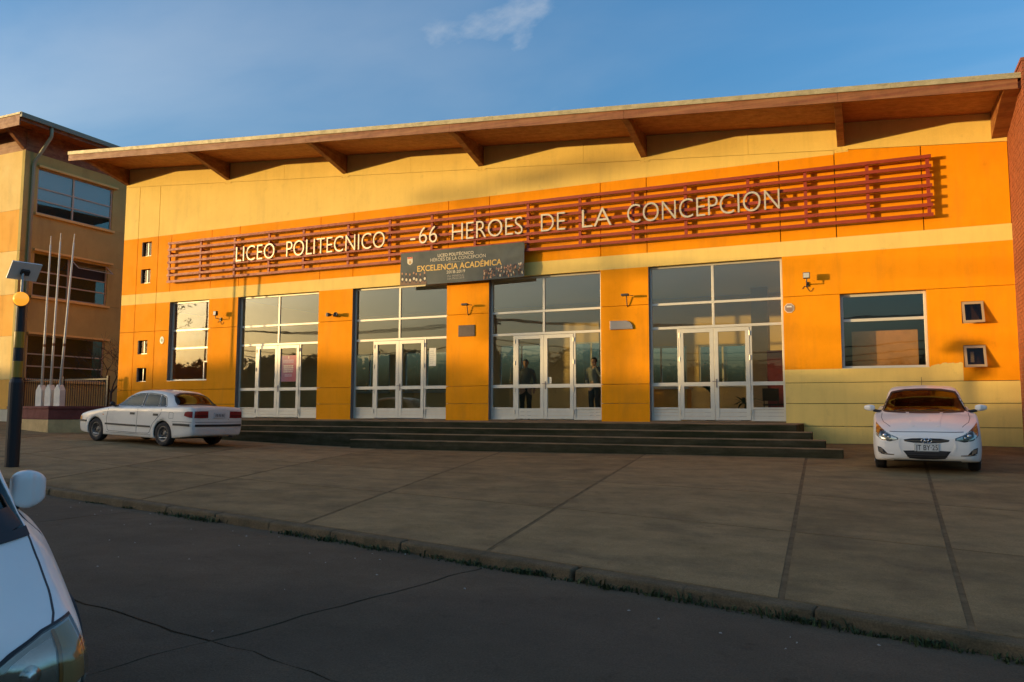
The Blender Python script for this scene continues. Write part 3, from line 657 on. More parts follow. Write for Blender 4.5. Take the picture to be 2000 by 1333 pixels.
# ------------------------------------------------------------------ banner
def banner():
    CL = mat('slate_banner_cloth', (.085, .100, .098), .65, var=.12, scale=2.5, bump=.25, bscale=7, spec=.3)
    root = empty('hanging_banner', (-10.86, -.29, 4.06), label='dark slate banner announcing academic excellence hung under the red slats', cat='banner')
    bx0, bx1, zt0, zt1, zb0, zb1 = -12.93, -8.80, 5.055, 5.065, 4.045, 4.065
    def P(s, t, off=0.0):   # s along, t down
        w = .016*math.sin(6*s+2.2*t)*math.sin(3*t+.5) + .010*math.sin(19*s-7*t)*(1-t)*.8 + .014*math.exp(-((s-.97)/.1)**2)*math.sin(16*t+9*s)
        sag = .02*math.sin(PI*s)*t
        x = bx0+(bx1-bx0)*s + .006*math.sin(5*t); z = (zt0+(zt1-zt0)*s)*(1-t)+(zb0+(zb1-zb0)*s)*t-sag
        return (x, -.285-w-off, z)
    n, m_ = 90, 24; mb = MB()
    for back in (0, 1):
        for j in range(m_+1):
            for i in range(n+1): mb.v.append(P(i/n, j/m_, -.004*back))
    K = (n+1)*(m_+1)
    for j in range(m_):
        for i in range(n):
            a = j*(n+1)+i; mb.f.append((a, a+1, a+n+2, a+n+1)); mb.f.append((K+a, K+a+n+1, K+a+n+2, K+a+1))
    def put(o): o.parent = root; o.matrix_parent_inverse = Matrix.Translation(-Vector(root.location)); return o
    put(mb.build('cloth', CL, smooth=True, fix=False))
    bw, bh = bx1-bx0, 1.0
    GOLD = mat('banner_gold_print', (.70, .46, .12), .6); PALE = mat('banner_pale_print', (.62, .56, .42), .6); DIM = mat('banner_grey_print', (.36, .34, .30), .6)
    def row(body, s0, s1, tc, cap, m, name='printed_line', bold=.0):
        me = text_mesh(body, offset=bold, res=4); vs = [tuple(v.co) for v in me.vertices]; fs = [tuple(p.vertices) for p in me.polygons]
        hy = max(v.co.y for v in text_mesh('H').vertices); a = min(v[0] for v in vs); b = max(v[0] for v in vs)
        k = cap/hy; out = [P(s0+(s1-s0)*(v[0]-a)/(b-a), tc+cap/2-v[1]*k, .006) for v in vs]
        q = MB(); q.add(out, fs); put(q.build(name, m, fix=False))
    row('LICEO POLITÉCNICO', .315, .605, .165, .085, PALE, bold=.018)
    row('HÉROES DE LA CONCEPCIÓN', .255, .700, .285, .095, PALE)
    row('Reconocido con', .405, .530, .385, .035, DIM)
    row('EXCELENCIA ACADÉMICA', .145, .828, .515, .165, GOLD, bold=.016)
    row('2018-2019', .390, .540, .680, .085, PALE, bold=.008)
    row('Por MINEDUC', .400, .535, .800, .058, DIM); row('Laja, Marzo 2018', .400, .535, .872, .052, DIM)
    # crest
    sh = [(.058, .14), (.106, .14), (.106, .30), (.100, .345), (.082, .385), (.064, .345), (.058, .30)]
    put(MB().add([P(s, t, .006) for s, t in sh], [tuple(range(len(sh)))]).build('crest_shield', PALE, fix=False))
    put(MB().add([P(s, t, .009) for s, t in ((.060, .142), (.104, .142), (.104, .19), (.060, .19))], [(0,1,2,3)]).build('crest_band', mat('crest_red', (.55, .10, .06), .6), fix=False))
    put(MB().add([P(s, t, .009) for s, t in ((.070, .31), (.082, .23), (.094, .31), (.088, .34), (.076, .34))], [(0,1,2,3,4)]).build('crest_mark', mat('crest_ochre', (.45, .28, .10), .6), fix=False))
    # printed photographs: a row of pupils holding certificates, and a crowd
    SK = mat('print_skin', (.45, .24, .14), .6); CO = mat('print_dark_coat', (.05, .035, .04), .6); PA = mat('print_paper', (.65, .58, .42), .6); RD = mat('print_brown', (.16, .085, .05), .6)
    def ell(q, s, t, a, b, o): q.add([P(s+a*math.cos(k*PI/4), t+b*math.sin(k*PI/4), o) for k in range(8)], [tuple(range(8))])
    qs, qc, qp, qd = MB(), MB(), MB(), MB(); rnd = random.Random(9)
    qd.add([P(s, t, .005) for s, t in ((.003, .86), (.12, .84), (.225, .90), (.225, .985), (.003, .985))], [(0,1,2,3,4)])
    for k, s in enumerate((.018, .052, .084, .116, .138, .172, .208)):
        t = .63+.02*(k % 3)+.02*(k > 3); ell(qs, s, t, .007, .034, .010); ell(qc, s, t+.16, .013, .12, .007); ell(qp, s+.003, t+.17, .009, .045, .011)
    for _ in range(150):
        s = rnd.uniform(.69, .995); t = rnd.uniform(.60+(.995-s)*.35, .95); r = rnd.random()
        ell(qc if r < .35 else (qs if r < .66 else (qd if r < .9 else qp)), s, t, rnd.uniform(.003, .006), rnd.uniform(.015, .05), .007+.0012*(_ % 5))
    for q, nm, m in ((qd, 'printed_backdrop', RD), (qc, 'printed_coats', CO), (qs, 'printed_faces', SK), (qp, 'printed_papers', PA)):
        tag(put(q.build(nm, m, fix=False)), kind='stuff')
    # eyelets and ties
    for s in (.01, .25, .5, .75, .99):
        x, y, z = P(s, 0); put(MB().tube([(x, y, z-.02), (x, y+.02, z+.03), (x, -.19, z+.05)], .006, 6).build('tie', BLACK))
banner()

# ------------------------------------------------------------------ small things on the wall
def flood(x, z, label, w=.16, tilt=.2, group=None):
    t = empty('floodlight', (x, 0, z), label=label, cat='floodlight')
    mb = MB(); mb.box(-w/2, w/2, -.30, -.20, -.02, .13); b = mb.build('housing', DARK, t, bevel=.01)
    MB().box(-w/2+.012, w/2-.012, -.306, -.299, -.005, .115).build('lens', mat('lamp_glass', (.55, .56, .50), .15), t)
    MB().tube([(0, -.25, -.02), (0, -.25, -.11), (0, -.001, -.13)], .014, 8).build('arm', DARK, t)
    MB().box(-.03, .03, -.03, -.001, -.19, -.07).build('wall_box', DARK, t)
    pts = [(-.12+.02*k, -.012, -.24+.07*math.sin(k*.5)) for k in range(14)]; MB().tube(pts, .006, 6).build('cable', DARK, t)
flood(-1.26, 3.52, 'square floodlight on the wall right of the fourth entrance')
flood(-20.40, 3.52, 'small floodlight beside the tall left window', w=.13)
def twin_spot():
    t = empty('twin_spotlight', (-15.55, 0, 3.30), label='twin round spotlight between the first and second entrances', cat='spotlight')
    MB().box(-.05, .05, -.05, -.001, -.04, .04).build('wall_box', DARK, t)
    for s in (-1, 1):
        MB().tube([(0, -.05, 0), (s*.10, -.12, .02)], .014, 6).build('arm', DARK, t)
        MB().lathe([(.001, -.10), (.035, -.10), (.06, -.02), (.065, .06), (.058, .06), (.001, .03)], (0, 0, 0), 16, 'y').build('lamp_head', DARK, t, smooth=True).location = (s*.15, -.16, .01)
    for o in t.children:
        if o.name.startswith('lamp_head'): o.rotation_euler = (0, 0, PI+(.3 if o.location.x > 0 else -.3))
twin_spot()
def bracket_cam(x, z, label, flip=1):
    t = empty('wall_bracket_arm', (x, 0, z), label=label, cat='bracket')
    MB().tube([(0, -.001, -.28), (0, -.04, -.26), (0, -.10, -.02), (0, -.22, 0)], .014, 8).build('arm', DARK, t)
    MB().box(-.10, .10, -.30, -.18, -.025, .035).build('head', DARK, t, bevel=.01)
    MB().tube([(.06, -.24, 0), (.22, -.20, -.02)], .010, 6).build('antenna', DARK, t)
bracket_cam(-10.72, 3.36, 'thin dark bracket above the dark square plaque'); bracket_cam(-5.86, 3.36, 'thin dark bracket above the grey tapered plaque')
p = MB().box(-11.05, -10.50, -.025, -.001, 2.44, 2.78).build('bronze_plaque', mat('dull_bronze', (.075, .055, .045), .45, .4, var=.15, scale=9), bevel=.006); tag(p, 'dark square plaque on the pillar left of the third entrance', 'plaque')
p = MB().prism([(-6.35, 2.46), (-5.70, 2.46), (-5.72, 2.56), (-5.78, 2.64), (-5.88, 2.69), (-6.35, 2.70)], -.05, -.001).build('grey_plaque', mat('grey_plaque_metal', (.30, .28, .26), .4, .4), bevel=.008); tag(p, 'grey plaque with a rounded corner left of the fourth entrance', 'plaque')
def alarm_sign():
    t = empty('octagonal_sign', (-1.70, 0, 2.82), label='small octagonal alarm sign right of the fourth entrance', cat='sign')
    oc = lambda r: [(r*math.cos(PI/8+k*PI/4), r*math.sin(PI/8+k*PI/4)) for k in range(8)]
    MB().prism(oc(.128), -.012, -.001).build('plate', mat('sign_edge', (.70, .58, .42), .5), t); MB().prism(oc(.108), -.016, -.011).build('face', mat('sign_face', (.34, .24, .19), .5), t)
    MB().box(-.06, .06, -.019, -.015, .02, .055).build('white_bar', WHITE, t)
    for k in range(3): MB().box(-.07, .07, -.018, -.015, -.02-.028*k, -.008-.028*k).build('print_line', mat('sign_line', (.2, .12, .1), .6), t)
alarm_sign()
def oval_sign():
    t = empty('oval_plate', (-23.16, 0, 2.76), label='small white oval number plate left of the tall window', cat='sign')
    MB().prism([(.095*math.cos(k*PI/12), .135*math.sin(k*PI/12)) for k in range(24)], -.014, -.001).build('plate', WHITE, t)
    MB().prism([(.05*math.cos(k*PI/8), .07*math.sin(k*PI/8)) for k in range(16)], -.017, -.013).build('emblem', mat('oval_emblem', (.10, .20, .12), .5), t)
oval_sign()
# poster and notices stuck to the doors
def poster():
    y = YG+.024; xb = BAYS[0]; x0, x1 = xb+1.80, xb+2.44; z0, z1 = 1.20, 2.07
    t = empty('door_poster', ((x0+x1)/2, y, z0), label='purple and red poster on the right leaf of the first entrance', cat='poster')
    m = bpy.data.materials.new('poster_print'); m.use_nodes = True; nt = m.node_tree; b = nt.nodes['Principled BSDF']; tc = nt.nodes.new('ShaderNodeTexCoord'); sp = nt.nodes.new('ShaderNodeSeparateXYZ'); cr = nt.nodes.new('ShaderNodeValToRGB')
    mr = nt.nodes.new('ShaderNodeMath'); mr.operation = 'MULTIPLY_ADD'; mr.inputs[1].default_value = .9; mr.inputs[2].default_value = .1
    nt.links.new(tc.outputs['Generated'], sp.inputs[0]); nt.links.new(sp.outputs[0], mr.inputs[0]); nt.links.new(mr.outputs[0], cr.inputs[0]); nt.links.new(cr.outputs[0], b.inputs['Base Color'])
    cr.color_ramp.elements[0].color = (.13, .045, .13, 1); cr.color_ramp.elements[1].color = (.42, .035, .06, 1); b.inputs['Roughness'].default_value = .35
    MB().box(x0-t.location.x, x1-t.location.x, -.004, 0, 0, z1-z0).build('sheet', m, t)
    PW = mat('poster_white', (.62, .55, .56), .5); PT = mat('poster_gold', (.70, .56, .40), .5)
    def ln(z, h, w, mm): 
        q = MB(); rnd = random.Random(int(z*1000)); x = -w/2
        while x < w/2-.01:
            l = rnd.uniform(.02, .06); q.box(x, min(x+l, w/2), -.006, -.0045, z, z+h); x += l+.012
        q.build('print_line', mm, t)
    q = MB(); q.box(-.02, .02, -.006, -.0045, .76, .84); q.build('emblem', PT, t)
    for z in (.71, .68, .65, .62): ln(z, .012, .44, PW)
    for z in (.50, .435, .37, .305): ln(z, .042, .40, PT)
    for z in (.24, .215, .19, .165): ln(z, .009, .30, PW)
poster()
PAPER = mat('notice_paper', (.66, .65, .55), .7, var=.15, scale=14)
def notice(x0, x1, z0, z1, label, y=YG+.026):
    t = empty('paper_notice', ((x0+x1)/2, y, z0), label=label, cat='notice')
    w = x1-x0; h = z1-z0; MB().box(-w/2, w/2, -.003, 0, 0, h).build('sheet', PAPER, t)
    q = MB()
    for k in range(7): q.box(-w*.4, w*(.1+.3*((k*37) % 10)/10), -.0042, -.003, h*(.15+.11*k), h*(.15+.11*k)+.012)
    q.build('printed_text', mat('notice_ink', (.25, .28, .25), .7), t)
notice(BAYS[1]+2.74, BAYS[1]+2.98, 1.60, 2.15, 'pale printed notice beside the second entrance doors')
notice(BAYS[2]+1.79, BAYS[2]+1.90, 1.02, 1.20, 'tiny white sticker on the right leaf of the third entrance', YG+.024)
# ------------------------------------------------------------------ inside the hall
def interior():
    IW = mat('hall_wall_yellow', (.78, .56, .24), .8, var=.05, scale=1, coords='World'); IF = mat('hall_floor_tile', (.40, .33, .25), .35, var=.15, scale=2, coords='World')
    IC = mat('hall_ceiling', (.72, .70, .62), .9)
    WN = [(-12.7, -10.9, 1.15, 2.75), (-9.8, -8.3, 1.15, 2.75), (-7.4, -5.6, 1.1, 2.5), (-5.2, -3.6, 1.1, 2.5), (-16.9, -14.9, 1.0, 2.6), (-19.6, -17.6, 1.0, 2.6)]
    bw = wall_panel('hall_back_wall', X0+.3, X1-.1, 0, 7.0, IW, WN, gap=(0, 0, 0, 0), tf=lambda v: (v[0], 6.4+v[1], v[2]))
    wm = mat('hall_white_joinery', (.60, .58, .48), .6)
    sch(MB().box(X0+.3, X1-.1, .26, 6.4, -.12, -.01).build('hall_floor', IF)); sch(MB().box(X0+.3, X1-.1, .16, 6.4, 4.14, 4.24).build('hall_ceiling', IC))
    sch(MB().box(-1.0, -.9, .32, 6.4, 0, 4.14).build('partition_wall', IW)); sch(MB().box(-20.2, -20.1, .32, 6.4, 0, 4.14).build('partition_wall', IW))
    for (x0, x1, z0, z1) in WN:
        f = MB()
        for a, c, d, e in ((x0, x0+.06, z0, z1), (x1-.06, x1, z0, z1), (x0+.06, x1-.06, z0, z0+.06), (x0+.06, x1-.06, z1-.06, z1), ((x0+x1)/2-.03, (x0+x1)/2+.03, z0+.06, z1-.06)): f.box(a, c, 6.42, 6.48, d, e)
        w_ = sch(f.build('rear_window', wm)); child(MB().box(x0+.05, x1-.05, 6.45, 6.456, z0+.05, z1-.05).build('pane', GLASS), w_)
        child(MB().box(x0-.02, x1+.02, 6.30, 6.398, z0-.05, z0-.002).build('sill', wm), w_)
    for x in (-13.6, -8.0, -3.0): sch(MB().box(x-.25, x+.25, 4.9, 5.4, 0, 4.14).build('hall_column', mat('hall_column_tan', (.50, .36, .20), .8)))
    sch(MB().box(-2.75, -1.85, 4.4, 4.46, 0, 2.1).build('inner_door', mat('hall_maroon_door', (.16, .02, .02), .5)))
    # board closing off the room behind the right window
    sch(MB().box(-.30, 1.16, .52, .56, 1.1, 2.22).build('inner_board', mat('plywood_board', (.64, .27, .06), .6, var=.15, scale=3)))
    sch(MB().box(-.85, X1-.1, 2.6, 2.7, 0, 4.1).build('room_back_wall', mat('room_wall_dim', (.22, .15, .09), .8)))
    # counter
    t = empty('reception_counter', (-4.75, 1.55, 0), label='wooden reception counter inside the fourth entrance', cat='counter')
    MB().box(-.95, .2, -.3, .3, -.01, .86).build('front', mat('counter_wood', (.70, .36, .05), .5, var=.2, scale=3), t); MB().box(-1.0, .25, -.35, .35, .865, .92).build('top', wm, t)
    # chair
    t = empty('waiting_chair', (-2.35, 2.2, -.01), rz=.5, label='dark metal waiting chair inside the fourth entrance', cat='chair')
    cm = mat('chair_black', (.02, .02, .02), .5)
    MB().box(-.23, .23, -.22, .22, .42, .46).build('seat', cm, t); MB().box(-.23, .23, .20, .24, .55, .9).build('backrest', cm, t)
    for a in (-.2, .2):
        for b in (-.19, .2): MB().tube([(a, b, 0), (a, b, .42 if b < 0 else .6)], .013, 6).build('leg', cm, t)
    # potted palms
    lf = mat('palm_leaf', (.035, .075, .02), .6, var=.2, scale=6)
    for px, py, h, lab in ((-3.95, 1.5, 1.7, 'leafy potted palm behind the left leaf of the fourth entrance'), (-3.05, 1.6, 1.0, 'low bushy pot plant behind the right leaf of the fourth entrance')):
        t = empty('potted_palm', (px, py, -.01), label=lab, cat='plant'); rnd = random.Random(int(px*10))
        MB().lathe([(.001, 0), (.13, 0), (.18, .32), (.16, .32), (.15, .27), (.001, .27)], n=16).build('pot', mat('clay_pot', (.25, .10, .05), .7), t, smooth=True)
        MB().tube([(0, 0, .25), (.02, .01, h*.5)], [.03, .02], 6).build('stem', mat('palm_stem', (.12, .09, .04), .8), t)
        q = MB()
        for k in range(16):
            a = k*2.4+rnd.uniform(-.3, .3); L_ = rnd.uniform(.35, .7); up = rnd.uniform(.25, 1.0)*h*.5; prev = None
            for i in range(7):
                u = i/6; c = Vector((math.cos(a)*L_*u, math.sin(a)*L_*u, h*.45+up*u-.6*L_*u*u)); w = .045*math.sin(PI*min(1, u*.9+.1)); n = Vector((-math.sin(a), math.cos(a), 0))*w
                cur = (c-n, c+n)
                if prev: q.add([prev[0], prev[1], cur[1], cur[0]], [(0,1,2,3)])
                prev = cur
        q.build('foliage', lf, t, fix=False)
interior()

# ------------------------------------------------------------------ classroom block on the left
EL, CYL = -30.2, -.75
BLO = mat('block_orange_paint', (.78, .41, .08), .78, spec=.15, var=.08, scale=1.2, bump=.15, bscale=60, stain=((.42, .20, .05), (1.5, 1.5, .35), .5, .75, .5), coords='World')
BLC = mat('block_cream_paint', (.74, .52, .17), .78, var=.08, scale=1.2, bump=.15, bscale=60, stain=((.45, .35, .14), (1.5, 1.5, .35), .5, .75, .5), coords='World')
BLS = mat('block_side_shade_ochre', (.46, .37, .13), .8, spec=.15, var=.10, scale=1.0, bump=.15, bscale=60, stain=((.26, .19, .08), (1.5, 1.5, .35), .5, .75, .5), coords='World')  # plain ochre, darkened below the front paints to carry the side wall's shade
BLW = mat('block_base_paint', (.55, .50, .36), .8, var=.15, scale=2, coords='World')
def left_block():
    root = empty('classroom_block', (EL-4, 3, 0), label='three storey orange and cream classroom block at the far left', cat='building')
    inv = Matrix.Translation(-Vector(root.location))
    def add(o, par=None):
        if par: o.parent = par
        else: o.parent = root; o.matrix_parent_inverse = inv
        return o
    rows = [(-1.0, .26, BLW), (.26, 1.42, BLO), (1.42, 3.12, BLC), (3.12, 4.76, BLO), (4.76, 6.5, BLC), (6.5, 8.15, BLO), (8.15, 10.55, BLC)]
    wins = [(-.17, 3.30, 8.14, 10.0), (-.17, 3.22, 4.78, 6.58), (-.24, 3.24, 1.44, 3.24)]
    ye = 9.0
    for k, (a, b, m) in enumerate(rows):
        # shaded side, in the plane x = EL, facing right (panel x -> world y)
        def tf(v): return (EL-v[1], v[0], v[2])
        if True:
            hs = [(h[0], h[1], max(h[2], a-.5), min(h[3], b+.5)) for h in wins if h[2] < b and h[3] > a]
            hs = [(h[0], h[1], max(h[2], a+.004), min(h[3], b-.004)) for h in hs]
            hs2 = []
            for h in hs:
                z0, z1 = h[2], h[3]
                if z0 <= a+.01: z0 = a-1
                if z1 >= b-.01: z1 = b+1
                hs2.append((h[0], h[1], z0, z1))
            # split the row into plain boxes around the opening
            segs = []
            if hs2:
                h = hs2[0]; segs = [(CYL, h[0], a, b), (h[1], ye, a, b)]
                if h[2] > a: segs.append((h[0], h[1], a, h[2]))
                if h[3] < b: segs.append((h[0], h[1], h[3], b))
            else: segs = [(CYL, ye, a, b)]
            for (p, q, c, d) in segs:
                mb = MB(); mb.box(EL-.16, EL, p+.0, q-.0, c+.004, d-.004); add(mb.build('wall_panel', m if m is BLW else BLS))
        # sunlit front, in the plane y = CYL
        for x0, x1 in ((-33.6, EL-.16),): add(MB().box(x0, x1, CYL, CYL+.16, a+.004, b-.004).build('wall_panel', m))
    add(MB().box(-33.6, EL-.17, CYL+.17, ye, -1, 10.5).build('wall_core', JOINT)).hide_render = False
    # frieze above the walls
    add(MB().box(-33.6, EL-.02, CYL+.03, ye, 10.56, 11.5).build('timber_frieze', WOOD))
    add(MB().prism([(CYL-.85, 11.33), (CYL+.03, 11.45), (CYL+.03, 10.6), (CYL-.02, 10.6)], EL-.22, EL-.04, 'x').build('eaves_bracket', WOOD))
    add(MB().prism([(EL+.85, 11.33), (EL-.02, 11.45), (EL-.02, 10.6), (EL+.03, 10.6)], 4.1, 4.3, 'y').build('eaves_bracket', WOOD))
    roof = add(MB().box(-34.5, EL+1.0, CYL-.92, 9.5, 11.52, 11.64).build('roof', FLASH))
    add(MB().box(-34.5, EL+.97, CYL-.95, CYL-.91, 11.10, 11.52).build('fascia_board', WOOD), roof)
    add(MB().box(EL+.93, EL+.97, CYL-.90, 9.5, 11.30, 11.52).build('fascia_board', WOOD), roof)
    add(MB().box(-34.5, EL+1.02, CYL-.98, CYL-.86, 11.525, 11.60).build('roof_flashing', FLASH), roof)
    g = MB(); g.box(EL+.98, EL+1.10, CYL-.95, 9.5, 11.42, 11.58); add(g.build('gutter', mat('gutter_grey_green', (.20, .20, .14), .5)), roof)
    for k in range(5): add(MB().box(EL-.02+.19*k, EL+.17+.19*k-.006, CYL-.90, 9.4, 11.44, 11.465).build('soffit_board', SOFFIT), roof)
    add(MB().box(-34.4, EL-.03, CYL-.90, CYL+.02, 11.44, 11.465).build('soffit_board', SOFFIT), roof)
    PIPE = mat('downpipe_paint', (.32, .30, .18), .5)
    add(MB().tube([(EL+1.0, -.40, 11.45), (EL+1.0, -.40, 11.05), (EL+.12, -.42, 10.15), (EL+.10, -.44, 9.9), (EL+.10, -.44, -.35)], .065, 10).build('downpipe', PIPE, smooth=True))
    pf = mat('block_window_frame', (.42, .36, .26), .5); bl = mat('grey_roller_blind', (.23, .27, .33), .8); dkr = mat('dark_classroom', (.03, .028, .028), .9)
    for k, (y0, y1, z0, z1) in enumerate(wins):
        f = MB(); xa, xb = EL-.11, EL-.05; ym = y0+.463*(y1-y0); zs = [z0, z0+.30*(z1-z0), z0+.57*(z1-z0), z1]
        for p, q, c, d in ((y0, y0+.06, z0, z1), (y1-.06, y1, z0, z1), (y0+.06, y1-.06, z0, z0+.05), (y0+.06, y1-.06, z1-.05, z1), (ym-.035, ym+.035, z0+.05, z1-.05)): f.box(xa, xb, p, q, c, d)
        for p, q in ((y0+.06, ym-.035), (ym+.035, y1-.06)):
            for z in zs[1:3]: f.box(xa, xb, p, q, z-.025, z+.025)
        w = add(f.build('window_frame', pf))
        hood = MB(); hood.box(EL+.001, EL+.14, y0-.06, y1+.16, z1+.005, z1+.085); add(hood.build('window_hood', BLC), w)
        s = MB(); s.box(EL+.001, EL+.10, y0-.08, y1+.10, z0-.10, z0-.012); add(s.build('sill', BLC), w)
        for i, (p, q) in enumerate(((y0+.06, ym-.035), (ym+.035, y1-.06))):
            for j in range(3):
                if k == 1 and i == 1 and j == 2: continue
                c, d = zs[j]+.02, zs[j+1]-.02
                add(MB().box(EL-.085, EL-.08, p-.01, q+.01, c, d).build('pane', GLASS), w)
        if k == 1:   # one light pushed open
            p, q = ym+.05, y1-.07; zt, zb = z1-.06, zs[2]+.06
            o = MB(); xo = lambda t: EL-.05+.50*t
            for (a, b, c, d) in ((p, p+.05, 0, 1), (q-.05, q, 0, 1), (p, q, 0, .09), (p, q, .91, 1)):
                P8 = lambda yy, t, n: (xo(t)+n, yy, zt-(zt-zb)*t*.62)
                o.add([P8(a,c,0), P8(b,c,0), P8(b,d,0), P8(a,d,0), P8(a,c,.03), P8(b,c,.03), P8(b,d,.03), P8(a,d,.03)], [(0,3,2,1),(4,5,6,7),(0,1,5,4),(1,2,6,5),(2,3,7,6),(3,0,4,7)])
            add(o.build('open_sash', pf), w)
            add(MB().add([(xo(.05)+.012, p+.04, zt-(zt-zb)*.05*.62), (xo(.05)+.012, q-.04, zt-(zt-zb)*.05*.62), (xo(.95)+.012, q-.04, zt-(zt-zb)*.95*.62), (xo(.95)+.012, p+.04, zt-(zt-zb)*.95*.62)], [(0,1,2,3)]).build('pane', GLASS), w)
        if k == 0: add(MB().box(EL-.14, EL-.13, y0+.04, y1-.04, zs[1]+.02, z1-.03).build('roller_blind', bl), w)
        add(MB().box(EL-.165, EL-.16, y0-.05, y1+.05, z0-.05, z1+.05).build('back_panel', dkr), w)
    return root
left_block()

# ------------------------------------------------------------------ railing, planter, flagpoles, shrub between the buildings
def railing():
    t = empty('iron_railing', (-27.7, -.35, .0), label='dark iron railing closing the gap between the two buildings', cat='railing')
    x0, x1 = -2.45, 2.30
    for z in (1.38, .12): MB().box(x0, x1, -.02, .02, z-.025, z+.025).build('rail', BLACK, t)
    k = 0; x = x0
    while x < x1:
        MB().tube([(x, 0, -.35), (x, 0, 1.46)], .013, 6).build('bar', BLACK, t); x += .125
    for x in (x0, -.1, x1): MB().box(x-.04, x+.04, -.04, .04, -.45, 1.5).build('post', BLACK, t)
railing()
tag(MB().box(EL, X0, -.48, -.22, -1.0, -.1).build('dwarf_wall', mat('dwarf_wall_red', (.10, .022, .015), .85, var=.25, scale=3)), 'low dark red wall under the iron railing', 'wall')
def planter():
    t = empty('flagpole_planter', (-24.5, -2.9, -.5), label='red topped plinth with a cream base carrying the flagpoles', cat='planter')
    pr = mat('plinth_red_paint', (.16, .035, .022), .8, var=.25, scale=3); pc = mat('plinth_cream_paint', (.52, .36, .15), .8, var=.2, scale=3)
    out = [(-26.4, -3.35), (-23.02, -4.30), (-21.6, -2.7), (-22.6, -1.4), (-26.4, -1.3)]
    loc = Vector(t.location)
    def pr_(sh, z0, z1, m, nm):
        c = Vector((-24.2, -2.7)); pts = [tuple((Vector(p)-c)*sh+c-loc.xy) for p in out]
        return MB().prism(pts, z0-loc.z, z1-loc.z, 'z').build(nm, m, t, bevel=.01)
    pr_(1.0, -1.0, -.06, pc, 'base'); pr_(1.002, -.055, .27, pr, 'body'); pr_(1.02, .275, .36, pr, 'coping')
planter()
def flagpoles():
    pm = mat('flagpole_white', (.66, .62, .52), .5, var=.12, scale=5); rm = mat('pole_rust', (.22, .10, .05), .8)
    for k, (x, top, lean, lab) in enumerate(((-24.82, 6.05, (.05, 0), 'leftmost of the three white flagpoles'), (-24.38, 6.10, (.09, 0), 'middle one of the three white flagpoles'), (-23.93, 6.02, (.30, 0), 'rightmost white flagpole, leaning to the right'))):
        t = empty('flagpole', (x, -3.3, .36), label=lab, cat='flagpole', group='white flagpoles on the plinth')
        MB().prism([(-.145, 0), (.145, 0), (.145, .52), (.03, .70), (-.03, .70), (-.145, .52)], -.10, .10).build('foot', pm, t, bevel=.01)
        h = top-.36; MB().tube([(0, 0, .6), (lean[0]*.33, 0, h*.36), (lean[0], 0, h-.3)], [.042, .036, .026], 10).build('pole', pm, t, smooth=True)
        MB().tube([(lean[0], 0, h-.3), (lean[0]*1.05, 0, h)], [.02, .014], 8).build('finial', pm, t)
        MB().tube([(lean[0]*.33*.97, 0, h*.36-.09), (lean[0]*.33, 0, h*.36)], .039, 10).build('rust_band', rm, t)
flagpoles()
def bare_shrub():
    t = empty('bare_shrub', (-27.2, 1.2, -.4), label='leafless twiggy shrub against the shaded classroom wall', cat='shrub'); bk = mat('dark_twig', (.05, .035, .025), .9); rnd = random.Random(4)
    mb = MB()
    def grow(p, d, r, n):
        if n == 0 or r < .004: return
        q = p+d*rnd.uniform(.35, .6); mb.tube([p, q], [r, r*.75], 5, cap=False)
        for _ in range(rnd.choice((2, 2, 3))):
            nd = (d+Vector((rnd.gauss(0, .45), rnd.gauss(0, .45), rnd.gauss(.05, .3)))).normalized()*d.length*.9; grow(q, nd, r*.68, n-1)
    m2 = MB()
    m2.tube([(0, 0, -.6), (.05, 0, .5), (0, .05, 1.4)], [.06, .05, .045], 7); m2.build('trunk', bk, t, smooth=True)
    for k in range(4): grow(Vector((0, .05, 1.3)), Vector((rnd.gauss(0, .6), rnd.gauss(0, .4), .8)), .035, 6)
    mb.build('crown', bk, t, fix=False)
bare_shrub()

# ------------------------------------------------------------------ brick party wall at the right edge
def brick_wall():
    t = empty('brick_building', (X1+.2, -1.0, -1), label='red brick neighbouring building at the right end of the hall', cat='building'); inv = Matrix.Translation(-Vector(t.location))
    def add(o): o.parent = t; o.matrix_parent_inverse = inv; return o
    mo = mat('brick_mortar', (.30, .20, .12), .9, var=.15, scale=8, coords='World'); bm_ = mat('red_brick', (.26, .075, .028), .85, var=.3, scale=7, bump=.3, bscale=60, coords='World')
    yb, yf, zt = .3, -2.15, Sz(X1)+.34
    add(MB().box(X1+.012, X1+.34, yf+.012, yb, -1.2, zt-.02).build('mortar_core', mo))
    mb = MB(); rnd = random.Random(2); z = -1.2; k = 0
    while z < zt-.07:
        y = yb-(.145 if k % 2 else 0)
        while y > yf+.02:
            y1 = max(y-.278, yf); j = rnd.uniform(-.003, .003); mb.box(X1+j, X1+.03, y1+.006, y-.006, z+.005, z+.078); y -= .29
        for xx in range(2): mb.box(X1+.002+xx*.16, X1+.15+xx*.16, yf+rnd.uniform(-.003, .003), yf+.03, z+.005, z+.078)
        z += .084; k += 1
    tag(add(mb.build('bricks', bm_, fix=False)), kind='stuff')
    add(MB().box(X1-.02, X1+.37, yf-.02, yb, zt-.015, zt+.05).build('coping', bm_))
    add(MB().box(X1+.36, X1+9.0, yf+.25, 8.0, -1.6, 6.2).build('wall', bm_))
    add(MB().prism([(yf-.25, 6.21), (8.3, 6.21), (2.9, 8.6)], X1+.40, X1+9.3, 'x').build('roof', FLASH))
    for k in range(3):
        for z in (.6, 3.6):
            x = X1+1.4+2.7*k; f = add(MB().box(x, x+1.3, yf+.20, yf+.249, z, z+1.5).build('window_frame', ALU)); g = MB().box(x+.07, x+1.23, yf+.185, yf+.199, z+.07, z+1.43).build('pane', SGLASS); g.parent = f
brick_wall()

